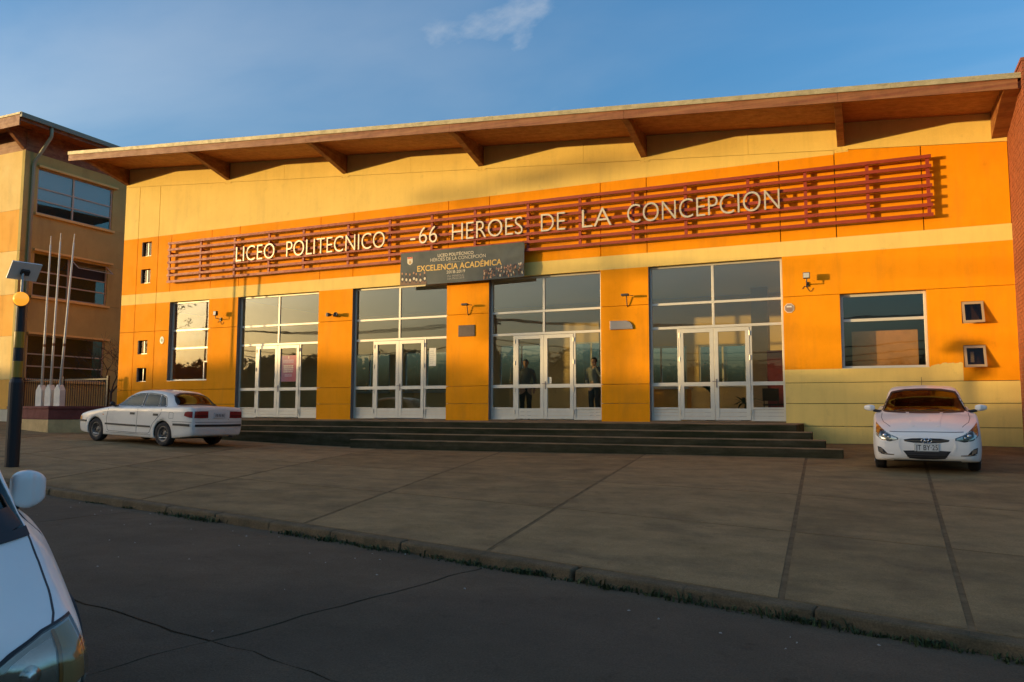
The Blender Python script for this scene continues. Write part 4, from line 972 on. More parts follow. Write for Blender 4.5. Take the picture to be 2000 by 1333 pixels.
# ------------------------------------------------------------------ solar warning light at the kerb
def warning_post():
    x, y = -14.44, -11.07; z = G(x, y)
    t = empty('solar_warning_light', (x, y, z), rz=math.radians(54), label='black post with an amber beacon and a small solar panel by the kerb', cat='warning light')
    MB().lathe([(.001, 0), (.12, 0), (.12, 1.55), (.105, 1.6), (.085, 1.62), (.08, 3.0), (.001, 3.0)], n=16).build('post', BLACK, t, smooth=False)
    YB = mat('yellow_reflective_tape', (.32, .19, .01), .4)
    for a, b in ((1.65, 1.95), (2.2, 2.5)): MB().lathe([(.086, a), (.0875, a+.005), (.0875, b-.005), (.086, b)], n=16).build('reflective_band', YB, t)
    MB().tube([(0, 0, 3.0), (0, 0, 3.62)], .025, 8).build('mast', STEEL, t)
    am = mat('amber_lens', (.80, .30, .02), .3, spec=.6, emit=((1.0, .38, .03), .16))
    b = empty_part = MB().lathe([(.001, -.10), (.12, -.09), (.138, -.02), (.138, .02), (.001, .03)], n=24, axis='y').build('beacon_housing', DARK, t, smooth=False); b.location = (0, -.10, 3.10)
    l = MB().lathe([(.001, -.05), (.05, -.045), (.10, -.028), (.132, 0), (.001, .0)], n=24, axis='y').build('amber_lens', am, b, smooth=True); l.location = (0, -.10, 0)
    q = MB()
    for r in (.04, .075): q.lathe([(r-.006, -.05+r*.25), (r, -.052+r*.25), (r+.006, -.05+r*.25)], n=24, axis='y')
    q.build('lens_ring', am, b).location = (0, -.10, 0)
    # tilted panel
    p = MB(); p.box(-.26, .26, -.19, .19, -.015, .015); pn = p.build('solar_panel', WHITE, t); pn.location = (0.02, .05, 3.66); pn.rotation_euler = (math.radians(-52), 0, math.radians(25))
    c = MB(); c.box(-.24, .24, -.17, .17, .0155, .018); c.build('solar_cell', mat('solar_cell_blue', (.015, .02, .05), .15), pn)
    MB().box(-.07, .07, -.05, .05, -.08, -.016).build('junction_box', DARK, pn)
warning_post()
# ------------------------------------------------------------------ what stands across the road (mirrored in the glass, and shading the ground)
def across():
    LF = mat('far_leaf', (.085, .095, .050), .8, var=.4, scale=1.5, coords='World'); BK = mat('far_bark', (.08, .06, .04), .9)
    rnd = random.Random(11); mb = MB()
    def leafball(c, rx, ry, rz, n, s):
        for _ in range(n):
            while True:
                d = Vector((rnd.uniform(-1, 1), rnd.uniform(-1, 1), rnd.uniform(-1, 1)))
                if .25 < d.length < 1: break
            p = c+Vector((d.x*rx, d.y*ry, d.z*rz)); a = Vector((rnd.gauss(0, 1), rnd.gauss(0, 1), rnd.gauss(0, .6))).normalized(); b = a.cross(Vector((rnd.gauss(0, 1), rnd.gauss(0, 1), rnd.gauss(0, 1)))).normalized(); k = s*rnd.uniform(.6, 1.3)
            mb.add([p-a*k, p+b*k*.5, p+a*k, p-b*k*.5], [(0,1,2,3)])
    def core(c, rx, ry, rz):
        b = len(mb.v); n, m_ = 10, 6
        for j in range(m_+1):
            for i in range(n):
                th, ph = 2*PI*i/n, PI*j/m_; k = 1+.12*math.sin(3*th+c.x)+.1*math.cos(2*ph*2+c.x)
                mb.v.append((c.x+rx*k*math.sin(ph)*math.cos(th), c.y+ry*k*math.sin(ph)*math.sin(th), c.z+rz*k*math.cos(ph)))
        for j in range(m_):
            for i in range(n): mb.f.append((b+j*n+i, b+j*n+(i+1) % n, b+(j+1)*n+(i+1) % n, b+(j+1)*n+i))
    x = -135.
    while x < 60:
        y = -41+rnd.gauss(0, 1.0); z0 = far_z(x, y); h = 5.30+(.45 if x < -72 else 0)-z0+rnd.gauss(0, .22)+.15*math.sin(x*.11); r = rnd.uniform(2.2, 3.2); zt = z0+h
        if x > -18: h *= .8; zt = z0+h
        core(Vector((x, y, z0+h*.44)), r, 2.0, h*.47); leafball(Vector((x, y, z0+h*.5)), r*1.15, 2.4, h*.52, 420, .28)
        for _ in range(4): leafball(Vector((x+rnd.uniform(-r, r), y, zt-rnd.uniform(.2, .6))), .8, .8, .5, 60, .18)
        x += rnd.uniform(2.0, 3.0)
    tag(mb.build('treeline', LF, fix=False), 'dark hedge of trees across the road mirrored in the door glass', 'trees', kind='stuff')
    # a tall thin tree standing above the hedge
    t = empty('tall_thin_tree', (-70.0, -40.5, far_z(-70, -40)), label='tall thin tree above the hedge across the road', cat='tree'); z0 = t.location.z
    MB().tube([(0, 0, 0), (.2, 0, 5), (.1, 0, 9), (0, 0, 11)], [.22, .13, .07, .03], 8).build('trunk', BK, t, smooth=True)
    mb = MB()
    for (dx, dz, rx, rz, n) in ((-1.8, 11.9, 1.1, .30, 40), (.4, 12.2, 1.2, .3, 45), (2.6, 12.3, 1.0, .3, 36), (4.6, 12.4, .9, .3, 20), (.3, 9.2, .7, .6, 34), (-.1, 8.0, .8, .7, 60), (5.2, 10.6, .4, .4, 10)):
        leafball(Vector((dx, 0, dz)), rx, .9, rz, n, .20)
    mb.build('crown', LF, t, fix=False)
    bm2 = MB()
    for (dx, dz) in ((-1.8, 11.8), (2.6, 12.1), (4.6, 12.3), (5.2, 10.6)): bm2.tube([(.1, 0, 8.5), (dx*.5, .1, 8.5+(dz-8.5)*.6), (dx, 0, dz)], [.06, .03, .015], 6)
    bm2.build('limb', BK, t)
    # broad tree seen in the tall left window
    t = empty('broad_tree', (-62, -30, far_z(-62, -30)), label='broad dark tree mirrored in the tall left window', cat='tree')
    MB().tube([(0, 0, 0), (.1, 0, 3)], [.3, .22], 8).build('trunk', BK, t)
    mb = MB()
    for k in range(9): leafball(Vector((rnd.gauss(0, 1.1), rnd.gauss(0, 1), 2.2+rnd.uniform(0, 1.6))), 1.1, 1.1, .9, 260, .22)
    mb.build('crown', LF, t, fix=False)
    # street poles and their wires
    PM = mat('concrete_pole', (.16, .14, .12), .9); WM = mat('black_cable', (.01, .01, .01), .6)
    xs = (-52., -24.5, 6.0, 34.)
    for k, (x, lab) in enumerate(zip(xs, ('concrete street pole far to the left across the road', 'concrete street pole across the road behind the parked van', 'concrete street pole across the road right of the camera', 'concrete street pole far to the right across the road'))):
        y = -30.5; z0 = far_z(x, y); t = empty('street_pole', (x, y, z0), label=lab, cat='street pole', group='street poles across the road')
        MB().tube([(0, 0, -.3), (0, 0, 8.4)], [.14, .09], 10).build('pole', PM, t)
        MB().box(-.06, .06, -.9, .9, 7.7, 7.82).build('crossarm', PM, t)
        for q in (-.8, -.3, .3, .8): MB().tube([(0, q, 7.82), (0, q, 7.98)], .035, 6).build('insulator', mat('insulator_%d' % k, (.3, .25, .2), .4), t)
    for q, zz in ((-.8, 7.98), (-.3, 7.98), (.3, 7.98), (.8, 7.98), (-.1, 6.6), (.1, 6.1), (-.12, 5.7)):
        pts = []
        for a, b in zip(xs[:-1], xs[1:]):
            for i in range(13):
                u = i/12; x = a+(b-a)*u; z = (far_z(a, -30.5)*(1-u)+far_z(b, -30.5)*u)+zz-1.1*4*u*(1-u)*(.6 if zz > 7 else 1)
                if i or not pts: pts.append((x, -30.5+q, z))
        tag(MB().tube(pts, .02 if zz > 7 else .035, 5, cap=False).build('overhead_wire', WM), 'black overhead wire strung between the street poles across the road', 'wire', 'overhead wires across the road')
    # lattice mast
    t = empty('lattice_mast', (7.5, -52, far_z(8, -52)), label='slender lattice mast mirrored in the fourth entrance', cat='mast'); lm = mat('mast_steel', (.10, .06, .05), .6)
    q = MB(); H = 26
    leg = [(.35*math.cos(a), .35*math.sin(a)) for a in (0, 2.094, 4.189)]
    for a in leg: MB().tube([(a[0], a[1], 0), (a[0], a[1], H)], .045, 5).build('leg', lm, t)
    for k in range(32):
        for i in range(3): a, b = leg[i], leg[(i+1) % 3]; q.tube([(a[0], a[1], k*.8), (b[0], b[1], k*.8+.8)], .02, 4, cap=False)
    q.build('lacing', lm, t, fix=False)
across()
# ------------------------------------------------------------------ cars (local x forward, y to the car's left, z up, origin on the ground)
CARW = mat('white_car_paint', (.84, .80, .73), .34, spec=.5, coat=.45, var=.03, scale=2, stain=((.50, .46, .40), (1.2, 1.2, 2.0), .55, .8, .25))
CARW2 = mat('aged_white_car_paint', (.72, .68, .60), .38, spec=.5, coat=.45, var=.05, scale=2.2, stain=((.38, .34, .28), (1.0, 1.2, 2.4), .50, .75, .45))
CGLASS = glass_mat('car_glass', tint=(.36, .36, .32), base=.0, gain=.75, wav=0)
SEAM = mat('panel_gap', (.05, .045, .045), .7); RUBBER = mat('tyre_rubber', (.022, .020, .019), .85, var=.2, scale=8); RIM = mat('dull_wheel_rim', (.10, .095, .088), .45, .5, var=.15, scale=7)
ALLOY = mat('alloy_wheel', (.45, .45, .45), .3, .8); CHROME = mat('chrome_trim', (.75, .75, .75), .12, 1.0); TRIM = mat('black_trim', (.014, .014, .015), .55)
LAMPG = glass_mat('lamp_lens', tint=(.93, .92, .88), base=.01, gain=.9, wav=0); REFL = mat('lamp_reflector', (.55, .55, .55), .18, .9); AMB = mat('amber_indicator', (.65, .22, .02), .25)
TAIL = mat('red_tail_lens', (.24, .012, .014), .16, spec=.7); TAILD = mat('dark_tail_lens', (.10, .008, .010), .16, spec=.7); CABIN = mat('cabin_cloth', (.05, .047, .042), .85); PLATEW = mat('number_plate_white', (.62, .62, .58), .45); INK = mat('plate_ink', (.02, .02, .02), .5)
def pchip(xs, ys, q):
    xs, ys = np.array(xs, float), np.array(ys, float); h = np.diff(xs); d = np.diff(ys)/h; m = np.zeros(len(xs)); m[0], m[-1] = d[0], d[-1]
    for i in range(1, len(xs)-1):
        m[i] = 0 if d[i-1]*d[i] <= 0 else 3*(h[i-1]+h[i])/((2*h[i]+h[i-1])/d[i-1]+(h[i]+2*h[i-1])/d[i])
    i = np.clip(np.searchsorted(xs, q)-1, 0, len(h)-1); t = (q-xs[i])/h[i]
    return (2*t**3-3*t**2+1)*ys[i]+(t**3-2*t**2+t)*h[i]*m[i]+(-2*t**3+3*t**2)*ys[i+1]+(t**3-t**2)*h[i]*m[i+1]
def car_loft(keys, nx=130, sub=7):
    """keys: rows x, zb, wb, ws, zs, wm, zm, wsh, zsh, wg, zg, wr, zr, zt"""
    K = np.array(sorted(keys)); xs = K[:, 0]
    q = np.unique(np.concatenate([np.linspace(xs[0], xs[-1], nx), xs])); cols = [pchip(xs, K[:, i], q) for i in range(1, 14)]
    rings = []
    for j, x in enumerate(q):
        zb, wb, ws, zs, wm, zm, wsh, zsh, wg, zg, wr, zr, zt = [c[j] for c in cols]
        P = [(0, zb), (wb, zb), (ws, zs), (wm, zm), (wsh, zsh), (wg, zg), (wr, zr), (wr*.5, zr+(zt-zr)*.78), (0, zt)]
        pts = []
        for i in range(len(P)-1):
            p0 = P[i-1] if i else (-P[1][0], P[1][1]); p1, p2 = P[i], P[i+1]; p3 = P[i+2] if i+2 < len(P) else (-P[-2][0], P[-2][1])
            for k in range(sub):
                t = k/sub; tn = .38
                f = lambda a, b, c, d: ((2*t**3-3*t**2+1)*b+(t**3-2*t**2+t)*(c-a)*tn+(-2*t**3+3*t**2)*c+(t**3-t**2)*(d-b)*tn)
                pts.append((f(p0[0], p1[0], p2[0], p3[0]), f(p0[1], p1[1], p2[1], p3[1])))
        pts.append(P[-1]); pts[0] = (0, zb)
        ring = [(x, y, z) for y, z in pts]+[(x, -y, z) for y, z in reversed(pts[1:-1])]
        rings.append(ring)
    mb = MB(); n = len(rings[0])
    for r in rings: mb.v += r
    for j in range(len(rings)-1):
        for i in range(n): mb.f.append((j*n+i, j*n+(i+1) % n, (j+1)*n+(i+1) % n, (j+1)*n+i))
    mb.f.append(tuple(range(n))); e = (len(rings)-1)*n; mb.f.append(tuple(e+i for i in reversed(range(n))))
    return mb
def shade(o, ang=35):
    bm = bmesh.new(); bm.from_mesh(o.data)
    for f in bm.faces: f.smooth = True
    for e in bm.edges:
        if len(e.link_faces) == 2 and e.calc_face_angle(0) > math.radians(ang): e.smooth = False
    bm.to_mesh(o.data); bm.free()
def resample(pts, n):
    pts = [Vector(p) for p in pts]; d = [0.]
    for a, b in zip(pts, pts[1:]): d.append(d[-1]+(b-a).length)
    out = []
    for k in range(n+1):
        s = d[-1]*k/n; i = max(0, min(len(pts)-2, next((j for j in range(len(d)-1) if d[j+1] >= s-1e-9), len(pts)-2)))
        out.append(pts[i]+(pts[i+1]-pts[i])*((s-d[i])/max(1e-9, d[i+1]-d[i])))
    return out
class Car:
    def __init__(s, name, keys, loc, rz, label, paint, pitch=0.0, roll=0.0):
        s.root = empty(name, loc, rz, label, 'car'); s.root.rotation_euler = (roll, pitch, rz); s.paint = paint
        s.mb = car_loft(keys); tmp = bpy.data.meshes.new('tmp'); tmp.from_pydata(s.mb.v, [], s.mb.f)
        bm = bmesh.new(); bm.from_mesh(tmp); bmesh.ops.recalc_face_normals(bm, faces=bm.faces); bm.normal_update(); s.bvh = BVHTree.FromBMesh(bm); bm.to_mesh(tmp); bm.free(); s.mesh = tmp; s.cuts = []
    def hit(s, axis, sg, a, b):
        if axis == 'x': o, d = Vector((sg*4, a, b)), Vector((-sg, 0, 0))
        elif axis == 'y': o, d = Vector((a, sg*4, b)), Vector((0, -sg, 0))
        else: o, d = Vector((a, b, 4)), Vector((0, 0, -1))
        h = s.bvh.ray_cast(o, d)
        k = 0
        while h[0] is None and k < 40:
            k += 1
            if axis == 'x': o.y *= .985
            elif axis == 'y': o.z = .6+(o.z-.6)*.985
            else: o.y *= .985
            h = s.bvh.ray_cast(o, d)
        if h[0] is None: h = s.bvh.find_nearest(o+d*3)
        return h[0], h[1]
    def patch(s, name, m, axis, sg, low, up, off=.004, th=.012, nu=14, nv=8, parent=None, smooth=True):
        lo, hi = resample(low, nu), resample(up, nu); mb = MB()
        F, B = [], []
        for j in range(nv+1):
            for i in range(nu+1):
                q = lo[i]+(hi[i]-lo[i])*(j/nv); p, n = s.hit(axis, sg, q.x, q.y); F.append(p+n*off); B.append(p+n*(off-th))
        k = len(F); mb.v = [tuple(v) for v in F+B]; w = nu+1
        for j in range(nv):
            for i in range(nu):
                a = j*w+i; mb.f += [(a, a+1, a+w+1, a+w), (k+a, k+a+w, k+a+w+1, k+a+1)]
        edge = [i for i in range(nu)]+[j*w+nu for j in range(nv)]+[nv*w+nu-i for i in range(nu)]+[(nv-j)*w for j in range(nv)]
        for a, b in zip(edge, edge[1:]+edge[:1]): mb.f.append((a, k+a, k+b, b))
        o = mb.build(name, m, parent or s.root)
        shade(o); return o
    def strip(s, name, m, axis, sg, line_, w=.008, off=.0025, parent=None, step=.06, th=.006):
        ln = sum((Vector(b)-Vector(a)).length for a, b in zip(line_, line_[1:])); n = max(2, int(ln/step)); P = resample(line_, n); lo, hi = [], []
        for i, p in enumerate(P):
            t = (P[min(i+1, n)]-P[max(i-1, 0)]).normalized(); q = Vector((-t.y, t.x))*w/2; lo.append(p-q); hi.append(p+q)
        return s.patch(name, m, axis, sg, lo, hi, off, th, n, 1, parent)
    def cutter(s, axis, sg, loop, d0, d1):
        s.cuts.append((axis, sg, [tuple(p) for p in loop], -.2 if axis == 'x' else .3))
    def window(s, name, axis, sg, low, up, d0, d1, m=None):
        loop = [tuple(p) for p in low]+[tuple(p) for p in reversed(up)]; s.cutter(axis, sg, loop, d0, d1)
        g = s.patch(name, m or CGLASS, axis, sg, low, up, -.002, .005); return g
    def finish(s, arches, r=.325):
        bm = bmesh.new(); bm.from_mesh(s.mesh); bm.normal_update()
        n = 40
        for x in arches:
            for sy in (-1, 1): s.cuts.append(('y', sy, [(x+r*math.cos(2*PI*k/n), .31+r*math.sin(2*PI*k/n)) for k in range(n)], .35))
        two = {'x': lambda p: Vector((p.y, p.z)), 'y': lambda p: Vector((p.x, p.z))}
        def inside(q, loop):
            c = False
            for (x1, y1), (x2, y2) in zip(loop, loop[1:]+loop[:1]):
                if (y1 > q.y) != (y2 > q.y) and q.x < (x2-x1)*(q.y-y1)/(y2-y1)+x1: c = not c
            return c
        def snap(q, loop):
            best = None
            for a, b in zip(loop, loop[1:]+loop[:1]):
                a, b = Vector(a), Vector(b); d = b-a; t = max(0, min(1, (q-a).dot(d)/max(1e-12, d.dot(d)))); w = a+d*t
                if best is None or (w-q).length < (best-q).length: best = w
            return best
        for axis, sg, loop, lim in s.cuts:
            f2 = two[axis]; dead = []
            for f in bm.faces:
                c = f.calc_center_median(); co = c.x if axis == 'x' else c.y; nn = f.normal.x if axis == 'x' else f.normal.y
                if co*sg > lim and nn*sg > .05 and len(f.verts) < 5 and inside(f2(c), loop): dead.append(f)
            old = set(v for f in dead for v in f.verts)
            bmesh.ops.delete(bm, geom=dead, context='FACES_ONLY')
            vs = [v for v in old if v.is_valid and v.link_faces]
            for v in vs:
                w = snap(f2(v.co), loop); p, _ = s.hit(axis, sg, w.x, w.y)
                if (p-v.co).length < .12: v.co = p
            bmesh.ops.delete(bm, geom=[v for v in old if v.is_valid and not v.link_faces], context='VERTS')
            bm.normal_update()
        for f in bm.faces: f.smooth = True
        for e in bm.edges:
            if len(e.link_faces) == 2 and e.calc_face_angle(0) > math.radians(38): e.smooth = False
        new = bpy.data.meshes.new('body'); bm.to_mesh(new); bm.free(); new.materials.append(s.paint)
        b = bpy.data.objects.new('body', new); link(b, s.root); s.body = b
        md = b.modifiers.new('solid', 'SOLIDIFY'); md.thickness = .02; md.offset = -1
        for x in arches:
            for sy in (-1, 1):
                n = 20; lm = MB()
                for k in range(n+1):
                    a = PI*(-.05+1.10*k/n); c, q = math.cos(a)*(r+.004), math.sin(a)*(r+.004); lm.v += [(x+c, sy*.46, .31+q), (x+c, sy*.795, .31+q)]
                for k in range(n): lm.f.append((2*k, 2*k+1, 2*k+3, 2*k+2))
                lm.f.append(tuple(2*k for k in range(n+1)))
                lm.build('wheel_well', TRIM, s.root, fix=False)
        mb = MB(); mb.box(min(arches)-.4, max(arches)+.35, -.60, .60, .20, .25); mb.build('underbody', TRIM, s.root)
    def wheels(s, fx, rx, r=.30, w=.185, rim=None, y=.735, cover='steel', lift=0.0):
        for x in (fx, rx):
            for sy in (1, -1):
                t = MB().lathe([(r*.62, -w/2+.012), (r*.66, -w/2), (r*.93, -w/2+.004), (r*.985, -w/2+.03), (r, -w/4), (r, w/4), (r*.985, w/2-.03), (r*.93, w/2-.004), (r*.66, w/2), (r*.62, w/2-.012)], n=36, axis='y').build('wheel', RUBBER, s.root, smooth=True); t.location = (x, sy*y, r+lift)
                prof = [(.001, .035), (.045, .04), (.055, .03), (.09, .02), (r*.45, .035), (r*.52, .07), (r*.63, .085), (r*.645, .078), (r*.62, .05)] if cover == 'steel' else [(.001, .06), (.04, .06), (.05, .055), (r*.5, .065), (r*.6, .085), (r*.64, .088), (r*.64, .06)]
                h = MB().lathe([(a, sy*b) for a, b in prof], n=36, axis='y').build('hub', rim or RIM, t, smooth=True)
                q = MB()
                if cover == 'steel':
                    for k in range(8): a = k*PI/4; q.lathe([(.001, sy*.046), (.018, sy*.044), (.024, sy*.034)], (.105*math.cos(a)*r/.3, 0, .105*math.sin(a)*r/.3), 10, 'y')
                else:
                    for k in range(5):
                        a = k*2*PI/5
                        for b0 in (-.16, .16):
                            p0 = Vector((.05*math.cos(a), 0, .05*math.sin(a))); p1 = Vector((r*.6*math.cos(a+b0), 0, r*.6*math.sin(a+b0))); q.tube([p0+Vector((0, sy*.07, 0)), p1+Vector((0, sy*.09, 0))], .016, 6)
                q.build('hub_detail', TRIM if cover == 'steel' else ALLOY, t)
    def cabin(s, fx, rx, zs=.42, top=1.02, rhd=False, rows=2, roofz=1.2):
        for k, x in enumerate((fx, rx)[:rows]):
            for sy in (1, -1):
                mb = MB(); mb.prism([(x+.28, zs-.14), (x+.28, zs+.02), (x-.16, zs), (x-.32, top-.16), (x-.40, top-.16), (x-.26, zs-.14)], sy*.37-.24, sy*.37+.24, 'y'); seat = mb.build('seat', CABIN, s.root, bevel=.04)
                mb = MB(); mb.box(x-.42, x-.33, sy*.37-.13, sy*.37+.13, top-.14, top+.06); mb.build('headrest', CABIN, s.root, bevel=.035)
        mb = MB(); mb.prism([(fx+.70, .55), (fx+.70, top-.19), (fx+.58, top-.15), (fx+.48, top-.22), (fx+.52, .55)], -.60, .60, 'y'); mb.build('dashboard', TRIM, s.root, bevel=.03)
        n = 24; pts = [(fx+.44+.06*math.sin(2*PI*k/n), .37+.18*math.cos(2*PI*k/n), top-.20+.17*math.sin(2*PI*k/n)) for k in range(n+1)]; MB().tube(pts, .014, 8).build('steering_wheel', TRIM, s.root)
        MB().box(fx-1.75, fx+.6, -.62, .62, .25, .275).build('cabin_floor', TRIM, s.root)
    def mirror(s, x, z, y0, w=.20, h=.13, d=.11, m=None, arm=TRIM, sides=(1, -1), ex=.7):
        for sy in sides:
            mb = MB(); n = 32; rows = 12
            for j in range(rows+1):
                u = j/rows; k = max(.02, math.sin(PI*(.06+.88*u)))**(.45 if ex > .5 else .30)
                for i in range(n):
                    a = 2*PI*i/n; c, q = math.cos(a), math.sin(a); sq = lambda t: math.copysign(abs(t)**ex, t)
                    mb.v.append((x+d*.5*sq(c)*k+(-.03 if u > .5 else 0)*u, sy*(y0+.03+w*u), z+h*.5*sq(q)*k*(1-.12*u)))
            for j in range(rows):
                for i in range(n): mb.f.append((j*n+i, j*n+(i+1) % n, (j+1)*n+(i+1) % n, (j+1)*n+i))
            mb.f.append(tuple(range(n))); mb.f.append(tuple(rows*n+i for i in reversed(range(n))))
            o = mb.build('door_mirror', m or s.paint, s.root, smooth=True)
            MB().tube([(x+.01, sy*(y0-.10), z-h*.62), (x, sy*(y0+.06), z-h*.38)], .028, 8).build('mirror_arm', arm, o)
    def plate(s, x, z, text, sg, y=0, w=.36, h=.13, tilt=0.0):
        mb = MB(); mb.box(x-.006 if sg > 0 else x-.008, x+.008 if sg > 0 else x+.006, y-w/2, y+w/2, z-h/2, z+h/2); p = mb.build('number_plate', PLATEW, s.root, bevel=.004)
        fr = MB(); xo = x+sg*.0095
        for a, b, c, d in ((y-w/2+.004, y+w/2-.004, z+h/2-.009, z+h/2-.005), (y-w/2+.004, y+w/2-.004, z-h/2+.005, z-h/2+.009), (y-w/2+.004, y-w/2+.008, z-h/2+.009, z+h/2-.009), (y+w/2-.008, y+w/2-.004, z-h/2+.009, z+h/2-.009)): fr.box(min(xo, xo-sg*.003), max(xo, xo-sg*.003), a, b, c, d)
        fr.build('plate_border', INK, p)
        if text:
            me = text_mesh(text, offset=.006, res=4); vs = [v.co for v in me.vertices]; a, b = min(v.x for v in vs), max(v.x for v in vs); k = (w*.90)/(b-a); hy = max(v.co.y for v in text_mesh('H').vertices); kz = h*.62/hy
            q = MB(); q.add([(xo+sg*.001, y+(-1 if sg < 0 else 1)*((v.x-(a+b)/2)*k), z-h*.31+v.y*kz) for v in vs], [tuple(f.vertices) for f in me.polygons]); q.build('plate_characters', INK, p, fix=False)
        return p

# ---- white hatchback-fronted saloon parked nose out at the right
def hatch():
    K = [(2.12,.33,.20,.36,.35,.44,.46,.42,.56,.36,.60,.22,.62,.625), (2.085,.26,.44,.58,.29,.64,.43,.62,.59,.54,.645,.34,.665,.675), (2.02,.22,.56,.69,.25,.745,.43,.72,.63,.64,.695,.40,.725,.74), (1.90,.20,.64,.765,.23,.80,.43,.78,.67,.70,.745,.43,.78,.80), (1.70,.19,.70,.81,.22,.835,.46,.81,.75,.735,.815,.45,.855,.875),
         (1.285,.18,.72,.825,.22,.85,.52,.83,.85,.75,.905,.46,.945,.965), (.98,.18,.72,.825,.22,.85,.55,.84,.895,.745,.945,.50,.98,.993), (.80,.18,.72,.825,.22,.85,.56,.845,.915,.735,.975,.58,1.022,1.045), (.35,.18,.72,.825,.22,.85,.57,.845,.93,.72,1.0,.60,1.235,1.285), (-.05,.18,.72,.825,.22,.85,.57,.845,.935,.71,1.005,.575,1.375,1.435), (-.55,.18,.72,.825,.22,.85,.57,.845,.94,.705,1.01,.56,1.40,1.46),
         (-1.1,.18,.72,.825,.22,.85,.57,.84,.95,.70,1.02,.55,1.37,1.43), (-1.5,.19,.72,.82,.22,.845,.57,.83,.97,.69,1.03,.52,1.25,1.31), (-1.95,.22,.68,.79,.26,.81,.58,.79,.96,.68,1.02,.45,1.05,1.07), (-2.2,.28,.58,.70,.32,.73,.56,.71,.90,.60,.97,.40,1.0,1.01), (-2.26,.36,.40,.52,.40,.56,.56,.52,.80,.44,.86,.30,.88,.89)]
    cx, cy = .985, -4.0; fz, rz = G(1.0, -4.75), G(.9, -2.2)
    ang = -PI/2-.045
    p = math.atan2(rz-fz, 2.57)
    zc = (fz+rz)/2
    c = Car('white_saloon', K, (cx, -3.42, zc), ang, 'shiny white saloon parked nose out beside the steps', CARW, pitch=p, roll=0)
    ws_lo = [(-.695, 1.008), (-.42, .998), (0, .995), (.42, .998), (.695, 1.008)]; ws_up = [(-.535, 1.345), (-.3, 1.385), (0, 1.395), (.3, 1.385), (.535, 1.345)]
    c.window('windscreen', 'x', 1, ws_lo, ws_up, .1, 3)
    c.strip('windscreen_seal', TRIM, 'x', 1, ws_lo[::-1]+[(-.62, 1.18)]+ws_up+[(.62, 1.18)]+ws_lo[-1:], w=.030, off=.003)
    c.window('rear_screen', 'x', -1, [(-.56, 1.08), (.56, 1.08)], [(-.47, 1.29), (.47, 1.29)], -3, -1.0)
    for sy in (1, -1):
        d = sorted((sy*.3, sy*1.2))
        c.window('front_side_window', 'y', sy, [(.62, 1.03), (.2, 1.03), (-.38, 1.035)], [(.16, 1.27), (-.1, 1.325), (-.38, 1.335)], *d)
        c.window('rear_side_window', 'y', sy, [(-.46, 1.035), (-1.25, 1.06)], [(-.46, 1.335), (-1.10, 1.30)], *d)
        c.strip('door_gap', SEAM, 'y', sy, [(.72, 1.0), (.80, .6), (.74, .30), (-.40, .29), (-.42, 1.0)], .008)
        c.strip('door_gap', SEAM, 'y', sy, [(-.43, .29), (-.95, .32), (-1.15, .75), (-1.30, 1.03)], .008)
        for x in (-.22, -1.0): c.patch('door_handle', CARW, 'y', sy, [(x-.09, .86), (x+.09, .86)], [(x-.09, .89), (x+.09, .89)], .022, .02, 4, 2)
        # headlamp: swept-back bowl, lens, bulb and amber corner
        s = sy
        lo = [(s*.44, .585), (s*.56, .560), (s*.68, .585), (s*.765, .655)]; up = [(s*.445, .605), (s*.56, .655), (s*.68, .745), (s*.775, .835)]
        hl = c.patch('headlamp', REFL, 'x', 1, lo, up, .003, .015)
        c.patch('headlamp_surround', TRIM, 'x', 1, [(s*.425, .580), (s*.56, .546), (s*.69, .572), (s*.78, .645)], [(s*.43, .612), (s*.56, .668), (s*.685, .760), (s*.785, .852)], .0015, .012)
        c.patch('headlamp_bowl', TRIM, 'x', 1, [(s*.54, .60), (s*.62, .585), (s*.70, .63)], [(s*.54, .635), (s*.62, .685), (s*.70, .74)], .006, .006)
        for yy, zz, rr in ((s*.635, .645, .035), (s*.575, .620, .020)):
            pt, n_ = c.hit('x', 1, yy, zz); q = MB(); q.lathe([(.001, .012), (rr*.8, .008), (rr, .0), (rr*1.1, -.01)], (0, 0, 0), 16, 'x'); o = q.build('projector', REFL, c.root, smooth=True); o.location = pt+Vector((.006, 0, 0))
        c.patch('amber_corner', AMB, 'x', 1, [(s*.715, .665), (s*.755, .70)], [(s*.72, .765), (s*.768, .815)], .007, .006, 6, 6)
        c.patch('headlamp_lens', LAMPG, 'x', 1, lo, up, .014, .004)
        # fog lamp in a chrome bracket
        c.patch('fog_recess', TRIM, 'x', 1, [(s*.60, .335), (s*.68, .325), (s*.745, .36)], [(s*.66, .405), (s*.70, .44), (s*.755, .455)], .003, .01)
        c.patch('fog_lamp', REFL, 'x', 1, [(s*.665, .355), (s*.725, .365)], [(s*.675, .42), (s*.735, .435)], .008, .008, 6, 6)
        c.strip('fog_chrome', CHROME, 'x', 1, [(s*.50, .325), (s*.60, .332), (s*.67, .345), (s*.685, .375)], .014, .008, step=.03)
        c.strip('fog_crease', SEAM, 'x', 1, [(s*.50, .318), (s*.62, .318), (s*.735, .335)], .006, .003, step=.04)
        # bonnet ridge and shut line, windscreen pillar seam
        c.strip('bonnet_gap', SEAM, 'z', 1, [(.86, s*.70), (1.3, s*.70), (1.62, s*.66), (1.86, s*.55)], .008, .002)
        c.strip('bonnet_ridge', CARW, 'z', 1, [(.95, s*.28), (1.4, s*.24), (1.9, s*.19)], .05, .006, th=.012)
    c.strip('bonnet_gap', SEAM, 'x', 1, [(-.56, .713), (-.40, .708), (0, .712), (.40, .708), (.56, .713)], .009, .0025)
